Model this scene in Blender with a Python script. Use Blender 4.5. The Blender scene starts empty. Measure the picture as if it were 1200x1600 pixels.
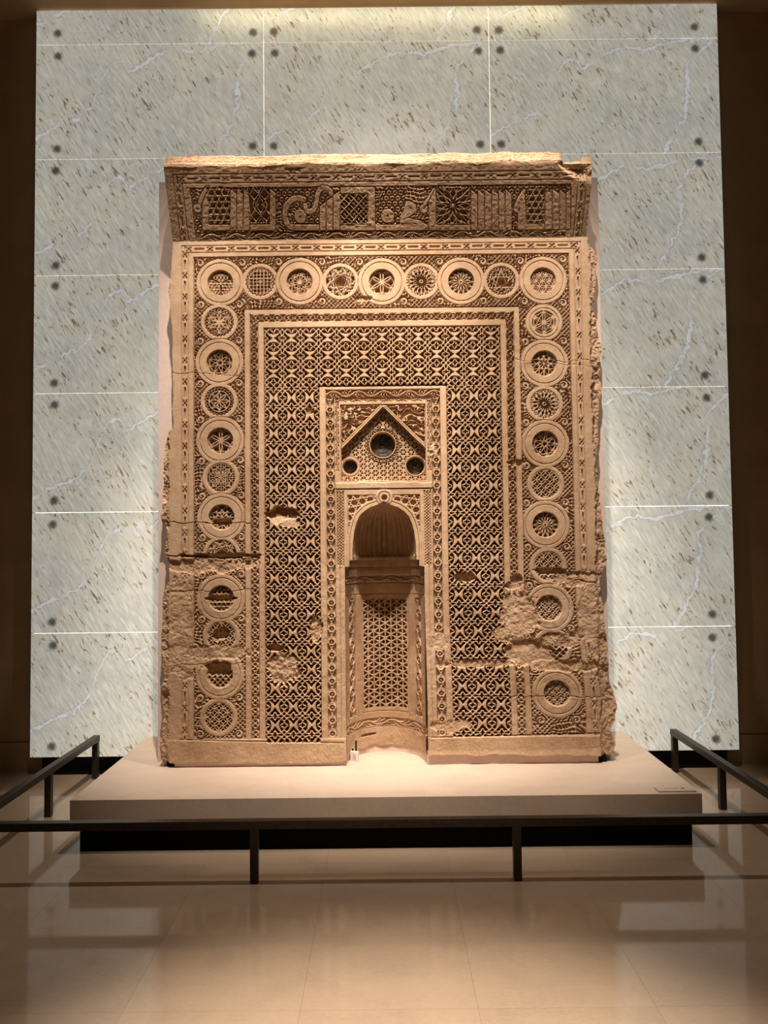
import bpy, math, random
import numpy as np
random.seed(7)
rng = np.random.default_rng(11)
scene = bpy.context.scene
col = scene.collection
pi = math.pi

# ------------------------------------------------------------------ camera
PITCH, YAW, ROLL, CAMH, FPX = 0.0433, 0.0001, -0.0108, 1.55, 1202.0
_f = np.array([math.sin(YAW)*math.cos(PITCH), math.cos(YAW)*math.cos(PITCH), math.sin(PITCH)])
_r = np.array([math.cos(YAW), -math.sin(YAW), 0.0])
_u = np.cross(_r, _f)
_r, _u = _r*math.cos(ROLL)+_u*math.sin(ROLL), -_r*math.sin(ROLL)+_u*math.cos(ROLL)
cam_data = bpy.data.cameras.new('camera')
cam = bpy.data.objects.new('camera', cam_data)
col.objects.link(cam)
from mathutils import Matrix, Vector
M = Matrix.Identity(4)
for i in range(3):
    M[i][0] = _r[i]; M[i][1] = _u[i]; M[i][2] = -_f[i]
M[2][3] = CAMH
cam.matrix_world = M
cam_data.sensor_fit = 'VERTICAL'
cam_data.sensor_height = 36.0
cam_data.lens = FPX/1600*36.0
cam_data.clip_start = 0.05
scene.camera = cam

# ------------------------------------------------------------------ world, lights, exposure
world = bpy.data.worlds.new('gallery_dark')
scene.world = world
world.use_nodes = True
world.node_tree.nodes['Background'].inputs[0].default_value = (1.0, 0.72, 0.48, 1)
world.node_tree.nodes['Background'].inputs[1].default_value = 0.026
vs = scene.view_settings
vs.view_transform = 'Standard'; vs.look = 'None'; vs.gamma = 1.0; vs.use_curve_mapping = False
vs.exposure = 0.0

def spot(name, loc, target, power, angle, blend=0.6, color=(1, 0.905, 0.81), radius=0.05):
    l = bpy.data.lights.new(name, 'SPOT')
    l.energy = power; l.spot_size = math.radians(angle); l.spot_blend = blend
    l.color = color; l.shadow_soft_size = radius
    o = bpy.data.objects.new(name, l); col.objects.link(o)
    o.location = loc
    d = Vector(target)-Vector(loc)
    o.rotation_euler = d.to_track_quat('-Z', 'Y').to_euler()
    return o
spot('ceiling_spot', (-0.5, 2.22, 6.8), (-0.5, 4.55, 2.25), 1750, 32, 0.75)
spot('ceiling_spot', (0.5, 2.22, 6.8), (0.5, 4.55, 2.25), 1750, 32, 0.75)
spot('ceiling_spot', (-2.3, 2.22, 6.8), (-1.0, 4.6, 2.0), 420, 30, 0.8)
spot('ceiling_spot', (2.3, 2.22, 6.8), (1.0, 4.6, 2.0), 420, 30, 0.8)
spot('ceiling_spot', (0.0, 3.75, 6.8), (0.0, 4.6, 0.0), 420, 62, 0.9)
spot('floor_spot', (0.05, 0.9, 6.8), (0.05, 1.75, 0), 4600, 27, 1.0)
# warm slot of light above the stone wall, tucked behind the bulkhead edge
la = bpy.data.lights.new('slot_light', 'AREA'); la.shape = 'RECTANGLE'; la.size = 2.6; la.size_y = 0.05
la.energy = 2.2; la.color = (1, 0.86, 0.5)
lo = bpy.data.objects.new('slot_light', la); col.objects.link(lo)
lo.location = (0.05, 5.20, 5.365); lo.rotation_euler = (math.radians(25), 0, 0)

def ray(px, py):
    return _f + _r*(px-600)/FPX + _u*(800-py)/FPX
def atY(px, py, Y):
    d = ray(px, py); t = Y/d[1]
    return (d[0]*t, CAMH+d[2]*t)

# ------------------------------------------------------------------ helpers
def tag(o, label=None, cat=None, group=None, kind=None):
    if label: o['label'] = label
    if cat: o['category'] = cat
    if group: o['group'] = group
    if kind: o['kind'] = kind
    return o
def empty(name, loc):
    o = bpy.data.objects.new(name, None); col.objects.link(o); o.location = loc
    o.empty_display_size = 0.1
    return o
def mesh_obj(name, verts, faces, mat, parent=None, loc=(0, 0, 0), smooth=False):
    me = bpy.data.meshes.new(name)
    me.from_pydata([tuple(v) for v in verts], [], faces)
    me.update()
    if smooth:
        me.polygons.foreach_set('use_smooth', [True]*len(me.polygons))
    me.materials.append(mat)
    o = bpy.data.objects.new(name, me); col.objects.link(o)
    o.location = loc
    if parent: o.parent = parent
    return o
import bmesh
def box(name, lo, hi, mat, parent=None, bevel=0.0, origin=None):
    """box from lo to hi (in parent space); its origin sits at the centre of the bottom face"""
    lo = np.array(lo, float); hi = np.array(hi, float)
    c = np.array([(lo[0]+hi[0])/2, (lo[1]+hi[1])/2, lo[2]]) if origin is None else np.array(origin, float)
    bm = bmesh.new()
    bmesh.ops.create_cube(bm, size=1)
    for v in bm.verts:
        v.co = Vector([lo[i]+(v.co[i]+.5)*(hi[i]-lo[i])-c[i] for i in range(3)])
    if bevel > 0:
        bmesh.ops.bevel(bm, geom=bm.edges[:], offset=bevel, segments=2, affect='EDGES', profile=0.5)
    me = bpy.data.meshes.new(name); bm.to_mesh(me); bm.free()
    me.materials.append(mat)
    o = bpy.data.objects.new(name, me); col.objects.link(o); o.location = c
    if parent: o.parent = parent
    return o

# ------------------------------------------------------------------ materials
def new_mat(name):
    m = bpy.data.materials.new(name); m.use_nodes = True
    nt = m.node_tree
    return m, nt, nt.nodes['Principled BSDF']
class NB:
    def __init__(s, nt): s.nt = nt
    def n(s, t, **kw):
        nd = s.nt.nodes.new(t)
        for k, v in kw.items(): setattr(nd, k, v)
        return nd
    def link(s, a, b): s.nt.links.new(a, b)
    def noise(s, vec, scale, detail=4, rough=0.55, dist=0.0):
        nd = s.n('ShaderNodeTexNoise'); nd.inputs['Scale'].default_value = scale
        nd.inputs['Detail'].default_value = detail; nd.inputs['Roughness'].default_value = rough
        nd.inputs['Distortion'].default_value = dist
        if vec is not None: s.link(vec, nd.inputs['Vector'])
        return nd.outputs[0]
    def math(s, op, a, b=None, c=None, clamp=False):
        nd = s.n('ShaderNodeMath', operation=op); nd.use_clamp = clamp
        for i, v in enumerate((a, b, c)):
            if v is None: continue
            if isinstance(v, (int, float)): nd.inputs[i].default_value = v
            else: s.link(v, nd.inputs[i])
        return nd.outputs[0]
    def ramp(s, fac, stops, interp='LINEAR'):
        nd = s.n('ShaderNodeValToRGB'); cr = nd.color_ramp; cr.interpolation = interp
        while len(cr.elements) < len(stops): cr.elements.new(0.5)
        for e, (p, c) in zip(cr.elements, stops):
            e.position = p; e.color = (*c, 1) if len(c) == 3 else c
        s.link(fac, nd.inputs[0]); return nd.outputs[0]
    def sstep(s, v, a, b):
        nd = s.n('ShaderNodeMapRange', interpolation_type='SMOOTHSTEP')
        nd.inputs[1].default_value = a; nd.inputs[2].default_value = b
        s.link(v, nd.inputs[0]); return nd.outputs[0]
    def mix(s, fac, a, b, mode='MIX'):
        nd = s.n('ShaderNodeMix', data_type='RGBA', blend_type=mode)
        if isinstance(fac, (int, float)): nd.inputs[0].default_value = fac
        else: s.link(fac, nd.inputs[0])
        for i, v in ((6, a), (7, b)):
            if isinstance(v, tuple): nd.inputs[i].default_value = (*v, 1)
            else: s.link(v, nd.inputs[i])
        return nd.outputs[2]
    def bump(s, h, strength, dist, bsdf):
        nd = s.n('ShaderNodeBump'); nd.inputs['Strength'].default_value = strength
        nd.inputs['Distance'].default_value = dist
        s.link(h, nd.inputs['Height']); s.link(nd.outputs[0], bsdf.inputs['Normal'])

def mat_stucco():
    m, nt, b = new_mat('carved_stucco'); N = NB(nt)
    pos = N.n('ShaderNodeNewGeometry').outputs['Position']
    n1 = N.noise(pos, 2.2, 5, 0.6); n2 = N.noise(pos, 22, 4, 0.6); n3 = N.noise(pos, 260, 3, 0.6)
    f = N.math('ADD', N.math('MULTIPLY', n1, 0.55), N.math('ADD', N.math('MULTIPLY', n2, 0.3), N.math('MULTIPLY', n3, 0.15)))
    c = N.ramp(f, [(0.34, (0.355, 0.212, 0.115)), (0.5, (0.485, 0.308, 0.182)), (0.66, (0.60, 0.41, 0.262))])
    N.link(c, b.inputs['Base Color']); b.inputs['Roughness'].default_value = 0.9
    b.inputs['Specular IOR Level'].default_value = 0.15
    h = N.math('ADD', N.noise(pos, 90, 5, 0.65), N.math('MULTIPLY', N.noise(pos, 420, 2, 0.5), 0.5))
    N.bump(h, 0.55, 0.0035, b)
    return m
def mat_plain(name, colr, rough=0.6, spec=0.3, metal=0.0, nscale=30, nvar=0.12, bump=0.0):
    m, nt, b = new_mat(name); N = NB(nt)
    pos = N.n('ShaderNodeNewGeometry').outputs['Position']
    n1 = N.noise(pos, nscale, 4, 0.6)
    lo = tuple(x*(1-nvar) for x in colr); hi = tuple(min(1, x*(1+nvar)) for x in colr)
    N.link(N.ramp(n1, [(0.3, lo), (0.7, hi)]), b.inputs['Base Color'])
    b.inputs['Roughness'].default_value = rough; b.inputs['Specular IOR Level'].default_value = spec
    b.inputs['Metallic'].default_value = metal
    if bump: N.bump(n1, bump, 0.002, b)
    return m
def mat_limestone(name, colr, rough, spec, amount=0.1):
    m, nt, b = new_mat(name); N = NB(nt)
    g = N.n('ShaderNodeNewGeometry').outputs['Position']
    oi = N.n('ShaderNodeObjectInfo').outputs['Random']
    mp = N.n('ShaderNodeMapping'); mp.inputs['Scale'].default_value = (1, 1.6, 1); N.link(g, mp.inputs['Vector'])
    n1 = N.noise(mp.outputs[0], 3.5, 6, 0.62, 0.6); n2 = N.noise(mp.outputs[0], 45, 4, 0.65); n3 = N.noise(g, 120, 2, 0.5)
    f = N.math('ADD', N.math('MULTIPLY', n1, 0.55), N.math('MULTIPLY', n2, 0.45))
    f = N.math('ADD', f, N.math('MULTIPLY', N.math('SUBTRACT', oi, 0.5), 0.10))
    c = N.ramp(f, [(0.3, tuple(x*(1-amount*1.6) for x in colr)), (0.5, colr), (0.7, tuple(min(1, x*(1+amount)) for x in colr))])
    pits = N.sstep(n3, 0.70, 0.78)
    c = N.mix(N.math('MULTIPLY', pits, 0.35), c, tuple(x*0.55 for x in colr))
    N.link(c, b.inputs['Base Color'])
    b.inputs['Roughness'].default_value = rough; b.inputs['Specular IOR Level'].default_value = spec
    return m
def mat_onyx():
    m, nt, b = new_mat('backlit_stone'); N = NB(nt)
    oc = N.n('ShaderNodeTexCoord').outputs['Object']
    oi = N.n('ShaderNodeObjectInfo').outputs['Random']
    sep = N.n('ShaderNodeSeparateXYZ'); N.link(oc, sep.inputs[0])
    off = N.n('ShaderNodeCombineXYZ'); N.link(N.math('MULTIPLY', oi, 7.0), off.inputs[0]); N.link(N.math('MULTIPLY', oi, 3.0), off.inputs[2])
    vadd = N.n('ShaderNodeVectorMath', operation='ADD'); N.link(oc, vadd.inputs[0]); N.link(off.outputs[0], vadd.inputs[1])
    p = vadd.outputs[0]
    # grain runs steeply from upper left to lower right
    mp = N.n('ShaderNodeMapping'); mp.vector_type = 'POINT'
    mp.inputs['Rotation'].default_value = (0, math.radians(32), 0); N.link(p, mp.inputs['Vector'])
    ms = N.n('ShaderNodeMapping'); ms.inputs['Scale'].default_value = (6.5, 1, 1.0); N.link(mp.outputs[0], ms.inputs['Vector'])
    ms2 = N.n('ShaderNodeMapping'); ms2.inputs['Scale'].default_value = (4.0, 1, 1.0); N.link(mp.outputs[0], ms2.inputs['Vector'])
    cloud = N.noise(p, 2.2, 4, 0.55)
    grain = N.noise(ms.outputs[0], 9.0, 4, 0.6)
    c = N.ramp(cloud, [(0.3, (0.52, 0.53, 0.48)), (0.5, (0.60, 0.59, 0.515)), (0.7, (0.66, 0.63, 0.53))])
    c = N.mix(N.math('MULTIPLY', N.sstep(grain, 0.50, 0.66), 0.55), c, (0.84, 0.85, 0.83))
    c = N.mix(N.math('MULTIPLY', N.sstep(grain, 0.48, 0.32), 0.50), c, (0.38, 0.37, 0.31))
    # brown flecks gathered in patches
    patch = N.sstep(N.noise(p, 3.0, 3, 0.6), 0.42, 0.62)
    fl = N.noise(ms2.outputs[0], 15.0, 3, 0.55, 0.6)
    thr = N.math('ADD', fl, N.math('MULTIPLY', patch, 0.075))
    fm = N.sstep(thr, 0.655, 0.715)
    fcol = N.ramp(N.noise(p, 9.0, 2), [(0.42, (0.07, 0.04, 0.018)), (0.62, (0.28, 0.17, 0.07))])
    c = N.mix(N.math('MULTIPLY', fm, 0.9), c, fcol)
    tint = N.sstep(thr, 0.56, 0.68)
    c = N.mix(N.math('MULTIPLY', tint, 0.28), c, (0.46, 0.33, 0.16))
    # two pale zig-zag veins
    u = N.math('DIVIDE', sep.outputs[0], 1.6); v = N.math('DIVIDE', sep.outputs[2], 0.83)
    wob = N.math('SUBTRACT', N.noise(p, 9.0, 5, 0.7), 0.5)
    wob2 = N.math('SUBTRACT', N.noise(p, 26.0, 3, 0.6), 0.5)
    rnd = N.math('MULTIPLY', N.math('SUBTRACT', oi, 0.5), 0.10)
    def fcurve(x, pts):
        nd = N.n('ShaderNodeFloatCurve'); cv = nd.mapping.curves[0]
        while len(cv.points) < len(pts): cv.points.new(0.5, 0.5)
        for q, (a, bb) in zip(cv.points, pts): q.location = (a, bb); q.handle_type = 'VECTOR'
        nd.mapping.update(); N.link(x, nd.inputs['Value']); return nd.outputs[0]
    ca = fcurve(u, [(0, .16), (.1, .27), (.19, .33), (.25, .44), (.29, .66), (.33, .8), (.38, .83), (.41, .73), (.46, .79), (.57, .92), (.7, .9), (.85, .98), (1, 1)])
    da = N.math('ABSOLUTE', N.math('ADD', N.math('SUBTRACT', v, ca), N.math('ADD', rnd, N.math('ADD', N.math('MULTIPLY', wob, 0.10), N.math('MULTIPLY', wob2, 0.10)))))
    cb = fcurve(v, [(0, .76), (.12, .79), (.33, .855), (.5, .87), (.77, .87), (.92, .95), (1, 1)])
    db = N.math('ABSOLUTE', N.math('ADD', N.math('SUBTRACT', u, cb), N.math('ADD', rnd, N.math('ADD', N.math('MULTIPLY', wob, 0.07), N.math('MULTIPLY', wob2, 0.06)))))
    brk = N.sstep(N.noise(p, 7.0, 3, 0.6), 0.38, 0.54)
    for d, w in ((da, 1.0), (db, 0.62)):
        e = N.math('MULTIPLY', N.math('SUBTRACT', 1.0, N.sstep(d, 0.018*w, 0.027*w)), brk)
        c = N.mix(N.math('MULTIPLY', e, 0.6), c, (0.40, 0.41, 0.42))
        e2 = N.math('MULTIPLY', N.math('SUBTRACT', 1.0, N.sstep(d, 0.008*w, 0.014*w)), brk)
        c = N.mix(N.math('MULTIPLY', e2, 0.75), c, (0.86, 0.88, 0.90))
    N.link(c, b.inputs['Base Color']); N.link(c, b.inputs['Emission Color'])
    b.inputs['Emission Strength'].default_value = 0.54
    b.inputs['Roughness'].default_value = 0.35; b.inputs['Specular IOR Level'].default_value = 0.25
    return m
def mat_fixing_shadow():  # soft-edged dark colour painted as a fixing's shadow showing through the stone
    m, nt, b = new_mat('fixing_shadow_through_stone'); N = NB(nt)
    oc = N.n('ShaderNodeTexCoord').outputs['Object']
    ln = N.n('ShaderNodeVectorMath', operation='LENGTH'); N.link(oc, ln.inputs[0])
    nz = N.math('MULTIPLY', N.math('SUBTRACT', N.noise(oc, 60, 3), 0.5), 0.02)
    a = N.math('SUBTRACT', 1.0, N.sstep(N.math('ADD', ln.outputs['Value'], nz), 0.012, 0.044))
    N.link(N.math('MULTIPLY', a, 0.85), b.inputs['Alpha'])
    b.inputs['Base Color'].default_value = (0.17, 0.12, 0.07, 1); b.inputs['Roughness'].default_value = 0.6
    return m
def mat_glass():
    m, nt, b = new_mat('old_bullseye_glass'); N = NB(nt)
    oc = N.n('ShaderNodeTexCoord').outputs['Object']
    n = N.noise(oc, 26, 4, 0.6, 1.2)
    N.link(N.ramp(n, [(0.35, (0.03, 0.027, 0.022)), (0.6, (0.10, 0.095, 0.088)), (0.75, (0.15, 0.11, 0.07))]), b.inputs['Base Color'])
    b.inputs['Roughness'].default_value = 0.25; b.inputs['Specular IOR Level'].default_value = 0.5
    return m
def mat_emit(name, colr, s):
    m, nt, b = new_mat(name)
    b.inputs['Base Color'].default_value = (*colr, 1); b.inputs['Emission Color'].default_value = (*colr, 1)
    b.inputs['Emission Strength'].default_value = s
    return m
STUCCO = mat_stucco()
BOARD = mat_plain('mount_plaster', (0.70, 0.53, 0.44), 0.85, 0.2, nscale=40, nvar=0.06)
PLATSTONE = mat_limestone('honed_limestone', (0.58, 0.44, 0.33), 0.55, 0.3, 0.10)
FLOORSTONE = mat_limestone('polished_limestone', (0.40, 0.285, 0.19), 0.07, 0.36, 0.10)
JOINT = mat_plain('joint_grout', (0.30, 0.22, 0.15), 0.8)
BLACK = mat_plain('matt_black', (0.006, 0.0055, 0.005), 0.8, 0.1)
BRONZE = mat_plain('dark_bronze', (0.055, 0.044, 0.034), 0.42, 0.4, 0.6, nscale=60, nvar=0.2)
WALLM = mat_plain('brown_wall', (0.42, 0.265, 0.135), 0.75, 0.2, nscale=3, nvar=0.12)
ONYX = mat_onyx(); FIX_SHADOW = mat_fixing_shadow(); GLASS = mat_glass()
GLOW = mat_emit('light_box', (0.95, 0.97, 0.9), 1.2)
WHITEP = mat_plain('white_plastic', (0.75, 0.72, 0.66), 0.45)
GREYP = mat_plain('grey_print', (0.30, 0.24, 0.19), 0.6)

# ------------------------------------------------------------------ the setting
DB = 5.3065
fl = tag(box('floor', (-7, -3, -0.08), (7, 5.6, -0.006), JOINT), kind='structure')
TW, TL = 0.595, 1.19
x_edges = [-0.2975+TW*k for k in range(-8, 9)]
tile_mesh = {}
for i, x0 in enumerate(x_edges):
    for j in range(-1, 6):
        y0 = 0.26+TL*j-(0.0 if i % 2 else 0.0)
        y1 = min(y0+TL, 5.55)
        key = round(y1-y0, 3)
        if key not in tile_mesh:
            t = box('floor_tile', (x0+.0003, y0+.0003, -0.02), (x0+TW-.0003, y1-.0003, 0.0), FLOORSTONE, origin=(x0, y0, -0.02))
            tile_mesh[key] = t.data
        else:
            t = bpy.data.objects.new('floor_tile', tile_mesh[key]); col.objects.link(t); t.location = (x0, y0, -0.02)
        t.parent = fl
        t.matrix_parent_inverse = Matrix.Translation(-Vector(fl.location))
wb = tag(box('wall_back', (-7, 5.42, 0.214), (7, 5.6, 7.0), WALLM), kind='structure')
bb = tag(box('baseboard_back', (-7, 5.424, 0.0), (7, 5.6, 0.207), WALLM), kind='structure')
ce = tag(box('ceiling', (-7, 4.95, 5.385), (7, 5.42, 7.0), WALLM), kind='structure')

# backlit stone wall: panels, painted shadows of the fixings, light box, black plinth
wall = empty('wall_backdrop', (0, DB, 0.0)); tag(wall, kind='structure')
zr = [0.133, 0.9715, 1.80, 2.629, 3.46, 4.29, 5.12, 5.372]
xc = [-2.429, -0.818, 0.780, 2.403]
box('light_box', (xc[0]+.01, 0.022, zr[0]+.012), (xc[3]-.01, 0.03, zr[-1]), GLOW, wall)
box('backing', (xc[0]+.002, 0.03, zr[0]+.002), (xc[3]-.002, 0.075, zr[-1]), BLACK, wall)
pl = box('plinth', (xc[0]+.062, 0.05, 0.0), (xc[3]-.062, 0.113, zr[0]+.003), BLACK, wall)
def disc_mesh(r, n=28):
    vs_ = [(0, 0, 0)]+[(r*math.cos(2*pi*k/n), 0, r*math.sin(2*pi*k/n)) for k in range(n)]
    me = bpy.data.meshes.new('fixing_shadow'); me.from_pydata(vs_, [], [(0, 1+(k+1) % n, 1+k) for k in range(n)]); me.update()
    me.materials.append(FIX_SHADOW); return me
FIX_SHADOW_MESH = disc_mesh(0.048)
g = 0.0018
for j in range(7):
    for i in range(3):
        x0, x1, z0, z1 = xc[i]+g*(i > 0), xc[i+1]-g*(i < 2), zr[j]+g*(j > 0), zr[j+1]-g
        p = box('stone_panel', (x0, 0, z0), (x1, 0.02, z1), ONYX, wall, origin=(xc[i], 0, zr[j] if j < 6 else zr[j]))
        for fx in ((x0+(.15 if i == 0 else .074)), (x1-(.156 if i == 2 else .076))):
            for fz_ in ([z0+.076] if j == 6 else [z0+.076, z1-.076]):
                if abs(fx) < 1.25 and 0.2 < fz_ < 3.75: continue     # nothing to be seen behind the carved niche
                if j == 0 and fz_ < 0.5 and abs(fx) < 2.0: continue
                f = bpy.data.objects.new('fixing_shadow', FIX_SHADOW_MESH); col.objects.link(f)  # painted shadow disc laid on the panel; the standoff itself is not modelled
                f.parent = p; f.location = (fx-xc[i]+random.uniform(-.006, .006), -0.0008, fz_-zr[j]+random.uniform(-.006, .006))

# ------------------------------------------------------------------ platform
plat = empty('platform', (0, 4.62, 0))
tag(plat, 'low pale limestone platform on a recessed black base under the carved niche', 'platform')
def pbox(name, lo, hi, mat, bevel=0):
    return box(name, (lo[0], lo[1]-4.62, lo[2]), (hi[0], hi[1]-4.62, hi[2]), mat, plat, bevel)
pbox('slab', (-1.615, 3.975, 0.128), (1.604, 5.285, 0.2707), PLATSTONE, 0.0015)
pbox('base', (-1.577, 4.014, 0.0), (1.563, 5.285, 0.128), BLACK)

# ------------------------------------------------------------------ barrier rail
rail = empty('barrier_rail', (0, 3.63, 0))
tag(rail, 'low dark bronze barrier rail with square posts around the platform', 'railing')
def rbox(name, lo, hi):
    return box(name, (lo[0], lo[1]-3.63, lo[2]), (hi[0], hi[1]-3.63, hi[2]), BRONZE, rail, 0.0015)
RT, RB, hw = 0.284, 0.246, 0.021
XR = 1.965
rbox('top_rail', (-XR-hw, 3.63-hw, RB), (XR-.018+hw, 3.63+hw, RT))
rbox('top_rail', (-XR-hw, 3.63+hw, RB-.0), (-XR+hw, 5.285, RT))
rbox('top_rail', (XR-.018-hw, 3.63+hw, RB), (XR-.018+hw, 5.285, RT))
for x in (-1.83, -0.617, 0.60, 1.82):
    rbox('post', (x-.0185, 3.63-.0185, 0), (x+.0185, 3.63+.0185, RB))
for s in (-XR, XR-.018):
    for y in (4.535, 5.262):
        rbox('post', (s-.0185, y-.0185, 0), (s+.0185, y+.0185, RB))

# ------------------------------------------------------------------ mounting board behind the niche
YF = 4.53; YB = 4.655; ZP = 0.2707
# ================================================================== carved niche (relief meshes)
mih = empty('carved_mihrab', (0, YF, ZP))
tag(mih, 'tall sandy stucco prayer niche carved with roundels and lattice under an inscribed hood', 'mihrab')
board = mih
def bbox(name, lo, hi, mat=None):
    o = box(name, (lo[0], lo[1]-YF, lo[2]-ZP), (hi[0], hi[1]-YF, hi[2]-ZP), mat or BOARD, board, 0.001)
    if name == 'mounting_board': o['label'] = 'pale pinkish plaster mounting board'
    return o
bbox('mounting_board', (-1.367, YB+.003, ZP), (-0.30, 4.80, 3.806))
bbox('mounting_board', (0.30, YB+.003, ZP), (1.342, 4.80, 3.806))
bbox('mounting_board', (-0.30, YB+.003, 1.95), (0.30, 4.80, 3.806))
bbox('mounting_board', (-0.30, 4.90, ZP), (0.30, 4.95, 1.95))
for sg in (-1, 1):
    x0, x1 = sorted((sg*0.238, sg*1.235))
    bbox('foot', (x0, YF+.012, ZP), (x1, YB+.003, ZP+.075))
    x0, x1 = sorted((sg*1.236, sg*1.285))
    bbox('spacer', (x0, YF+.03, ZP), (x1, YB+.003, ZP+.06), BLACK)

P = 0.0027

def smooth(t): t = np.clip(t, 0, 1); return t*t*(3-2*t)
def sst(a, b, x): return smooth((x-a)/(b-a))
def vnoise(x, y, s, seed):
    r = np.random.default_rng(seed); G = r.random((256, 256)).astype(np.float32)
    fx = x*s+37.3; fy = y*s+91.7
    ix = np.floor(fx).astype(int); iy = np.floor(fy).astype(int)
    tx = smooth(fx-ix); ty = smooth(fy-iy)
    ix &= 255; iy &= 255; ix1 = (ix+1) & 255; iy1 = (iy+1) & 255
    return (G[iy, ix]*(1-tx)+G[iy, ix1]*tx)*(1-ty)+(G[iy1, ix]*(1-tx)+G[iy1, ix1]*tx)*ty
def fbm(x, y, s, seed, oc=4):
    o = 0; a = 0.5
    for k in range(oc):
        o = o+a*(vnoise(x, y, s, seed+k)-0.5); s *= 2.03; a *= 0.55
    return o          # about -0.5..0.5
def seg(x, y, ax, ay, bx, by):
    dx, dy = bx-ax, by-ay; L2 = dx*dx+dy*dy+1e-12
    t = np.clip(((x-ax)*dx+(y-ay)*dy)/L2, 0, 1)
    return np.hypot(x-ax-t*dx, y-ay-t*dy)
def polyline(x, y, pts):
    d = 1e9
    for a, b in zip(pts[:-1], pts[1:]): d = np.minimum(d, seg(x, y, *a, *b))
    return d
def sdpoly(x, y, pts):
    d = np.full(x.shape, 1e9); ins = np.zeros(x.shape, bool); n = len(pts)
    for k in range(n):
        ax, ay = pts[k]; bx, by = pts[(k+1) % n]
        d = np.minimum(d, seg(x, y, ax, ay, bx, by))
        c = ((ay > y) != (by > y)) & (x < (bx-ax)*(y-ay)/(by-ay+1e-12)+ax)
        ins ^= c
    return np.where(ins, -d, d)
def sdrect(x, y, x0, x1, y0, y1):
    return np.maximum(np.abs(x-(x0+x1)/2)-(x1-x0)/2, np.abs(y-(y0+y1)/2)-(y1-y0)/2)
def sol(d, w=1.05):       # 1 inside the solid (d<0), soft over about one cell
    return np.clip(0.5-d/(w*P), 0, 1)
def fold(u): return np.abs((u+.5) % 1-.5)

# ---------- motif distance fields (negative = solid)
def almond_cell(u, v):
    x = fold(u); y = fold(v)
    t = y/.5
    xo = .495*(1-t**1.75); xi = .262*np.sqrt(np.clip(1-(y/.44)**2, 0, 1))
    d = np.maximum(x-xo, xi-x)*.8
    d = np.minimum(d, np.abs(x-.46*(1-t**1.3))*.72-.048)
    d = np.minimum(d, seg(x, y, .12, .36, 0, .22)-.042)
    d = np.minimum(d, seg(x, y, .15, .41, .38, .455)-.042)
    q = np.minimum(seg(x, y, 0, 0, .12, 0), seg(x, y, 0, 0, 0, .085))-.030
    d = np.minimum(d, np.maximum(-q, q-.080))
    q = np.minimum(seg(x, y, .5, .5, .5, .375), seg(x, y, .5, .5, .415, .5))-.030
    d = np.minimum(d, np.maximum(-q, q-.080))
    return d
def bead_strip(s, t, per=0.128, hwid=0.0155):
    """s along, t across (centred): flat fillet pierced by slots and crossed lozenges; returns d of solid"""
    u = ((s/per+.5) % 1-.5)*per; a = np.abs(u); b = np.abs(t)
    slot = np.maximum(np.abs(a-per/2)-.030, b-.0042)
    ctr = np.abs(a)*.9+b*.9-.0075                          # central lozenge
    tri = np.maximum(.0105-(np.abs(a-.0135)*.75+.0)+0*b, 0)
    tri = np.maximum(np.abs(a-.0145)-(.013-np.abs(b-.0125)*0)*.0-.0, 0)*0
    up = np.maximum(.0042-b+np.abs(a-.0125)*1.0, b-.0120)   # small triangles above and below
    hole = np.minimum(np.minimum(slot, ctr), up)
    return -hole
def chain_strip(s, t, per, h):
    u = ((s/per+.5) % 1-.5)*per; a = np.abs(u); b = np.abs(t)
    d = np.abs(np.hypot(a, b)-.0062)-.0026
    d = np.minimum(d, seg(a, b, .007, .003, per*.30, h*.82)-.0028)
    d = np.minimum(d, seg(a, b, per*.5, h*.82, per*.30, h*.82)-.0028)
    d = np.minimum(d, seg(a, b, per*.30, h*.82, per*.42, .004)-.0026)
    d = np.minimum(d, np.maximum(np.abs(a-per*.5)-.0035, b-.010)+.0)
    d = np.minimum(d, h*.93-b)
    return d
def vine_strip(s, t, per, h):
    """undulating stem with a curled leaf in every hollow"""
    u = (s/per) % 1; w = min(.0030, h*.17)
    d = np.abs(t-h*.70*np.sin(2*pi*u))*(.85-.25*np.abs(np.cos(2*pi*u)))-w
    for c, sg in ((.25, -1), (.75, 1)):
        x = (u-c)*per; y = t-sg*h*.24; R = h*.66
        r = np.hypot(x, y); a = np.arctan2(y*sg, x)
        d = np.minimum(d, np.maximum(np.abs(r-R)-w*.9, np.where(np.abs(a-.6) < .45, .002, -1)))
        d = np.minimum(d, r-R*.36)
        d = np.minimum(d, seg(x, y, -R*.9, 0, -per*.24, -sg*h*.1)-w*.9)
        d = np.minimum(d, seg(x, y, R*1.0, sg*h*.2, per*.2, sg*h*.62)-w*1.1)
    return d
def drop_strip(s, t, per, h):
    """rings with a bud, joined by crossing stems"""
    u = ((s/per+.5) % 1-.5)*per; b = np.abs(t); w = min(.0030, h*.16)
    R = h*.74
    r = np.hypot(u, t)
    d = np.minimum(np.abs(r-R)-w, r-R*.30)
    d = np.minimum(d, np.where(u > 0, seg(u, b, R*.75, h*.5, per*.5, h*.02)-w, 1))
    d = np.minimum(d, np.where(u < 0, seg(u, b, -R*.2, h*.9, -per*.5, h*.02)-w, 1))
    d = np.minimum(d, np.where(u > 0, seg(u, b, per*.30, 0, per*.38, 0)-h*.16, 1))
    return d
def braid_strip(s, t, per, h):
    u = (s/per)*2*pi
    d = 1e9
    for k in range(3):
        d = np.minimum(d, np.abs(t-h*.72*np.sin(u+k*2*pi/3))*.7-.0029)
    return d
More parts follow.
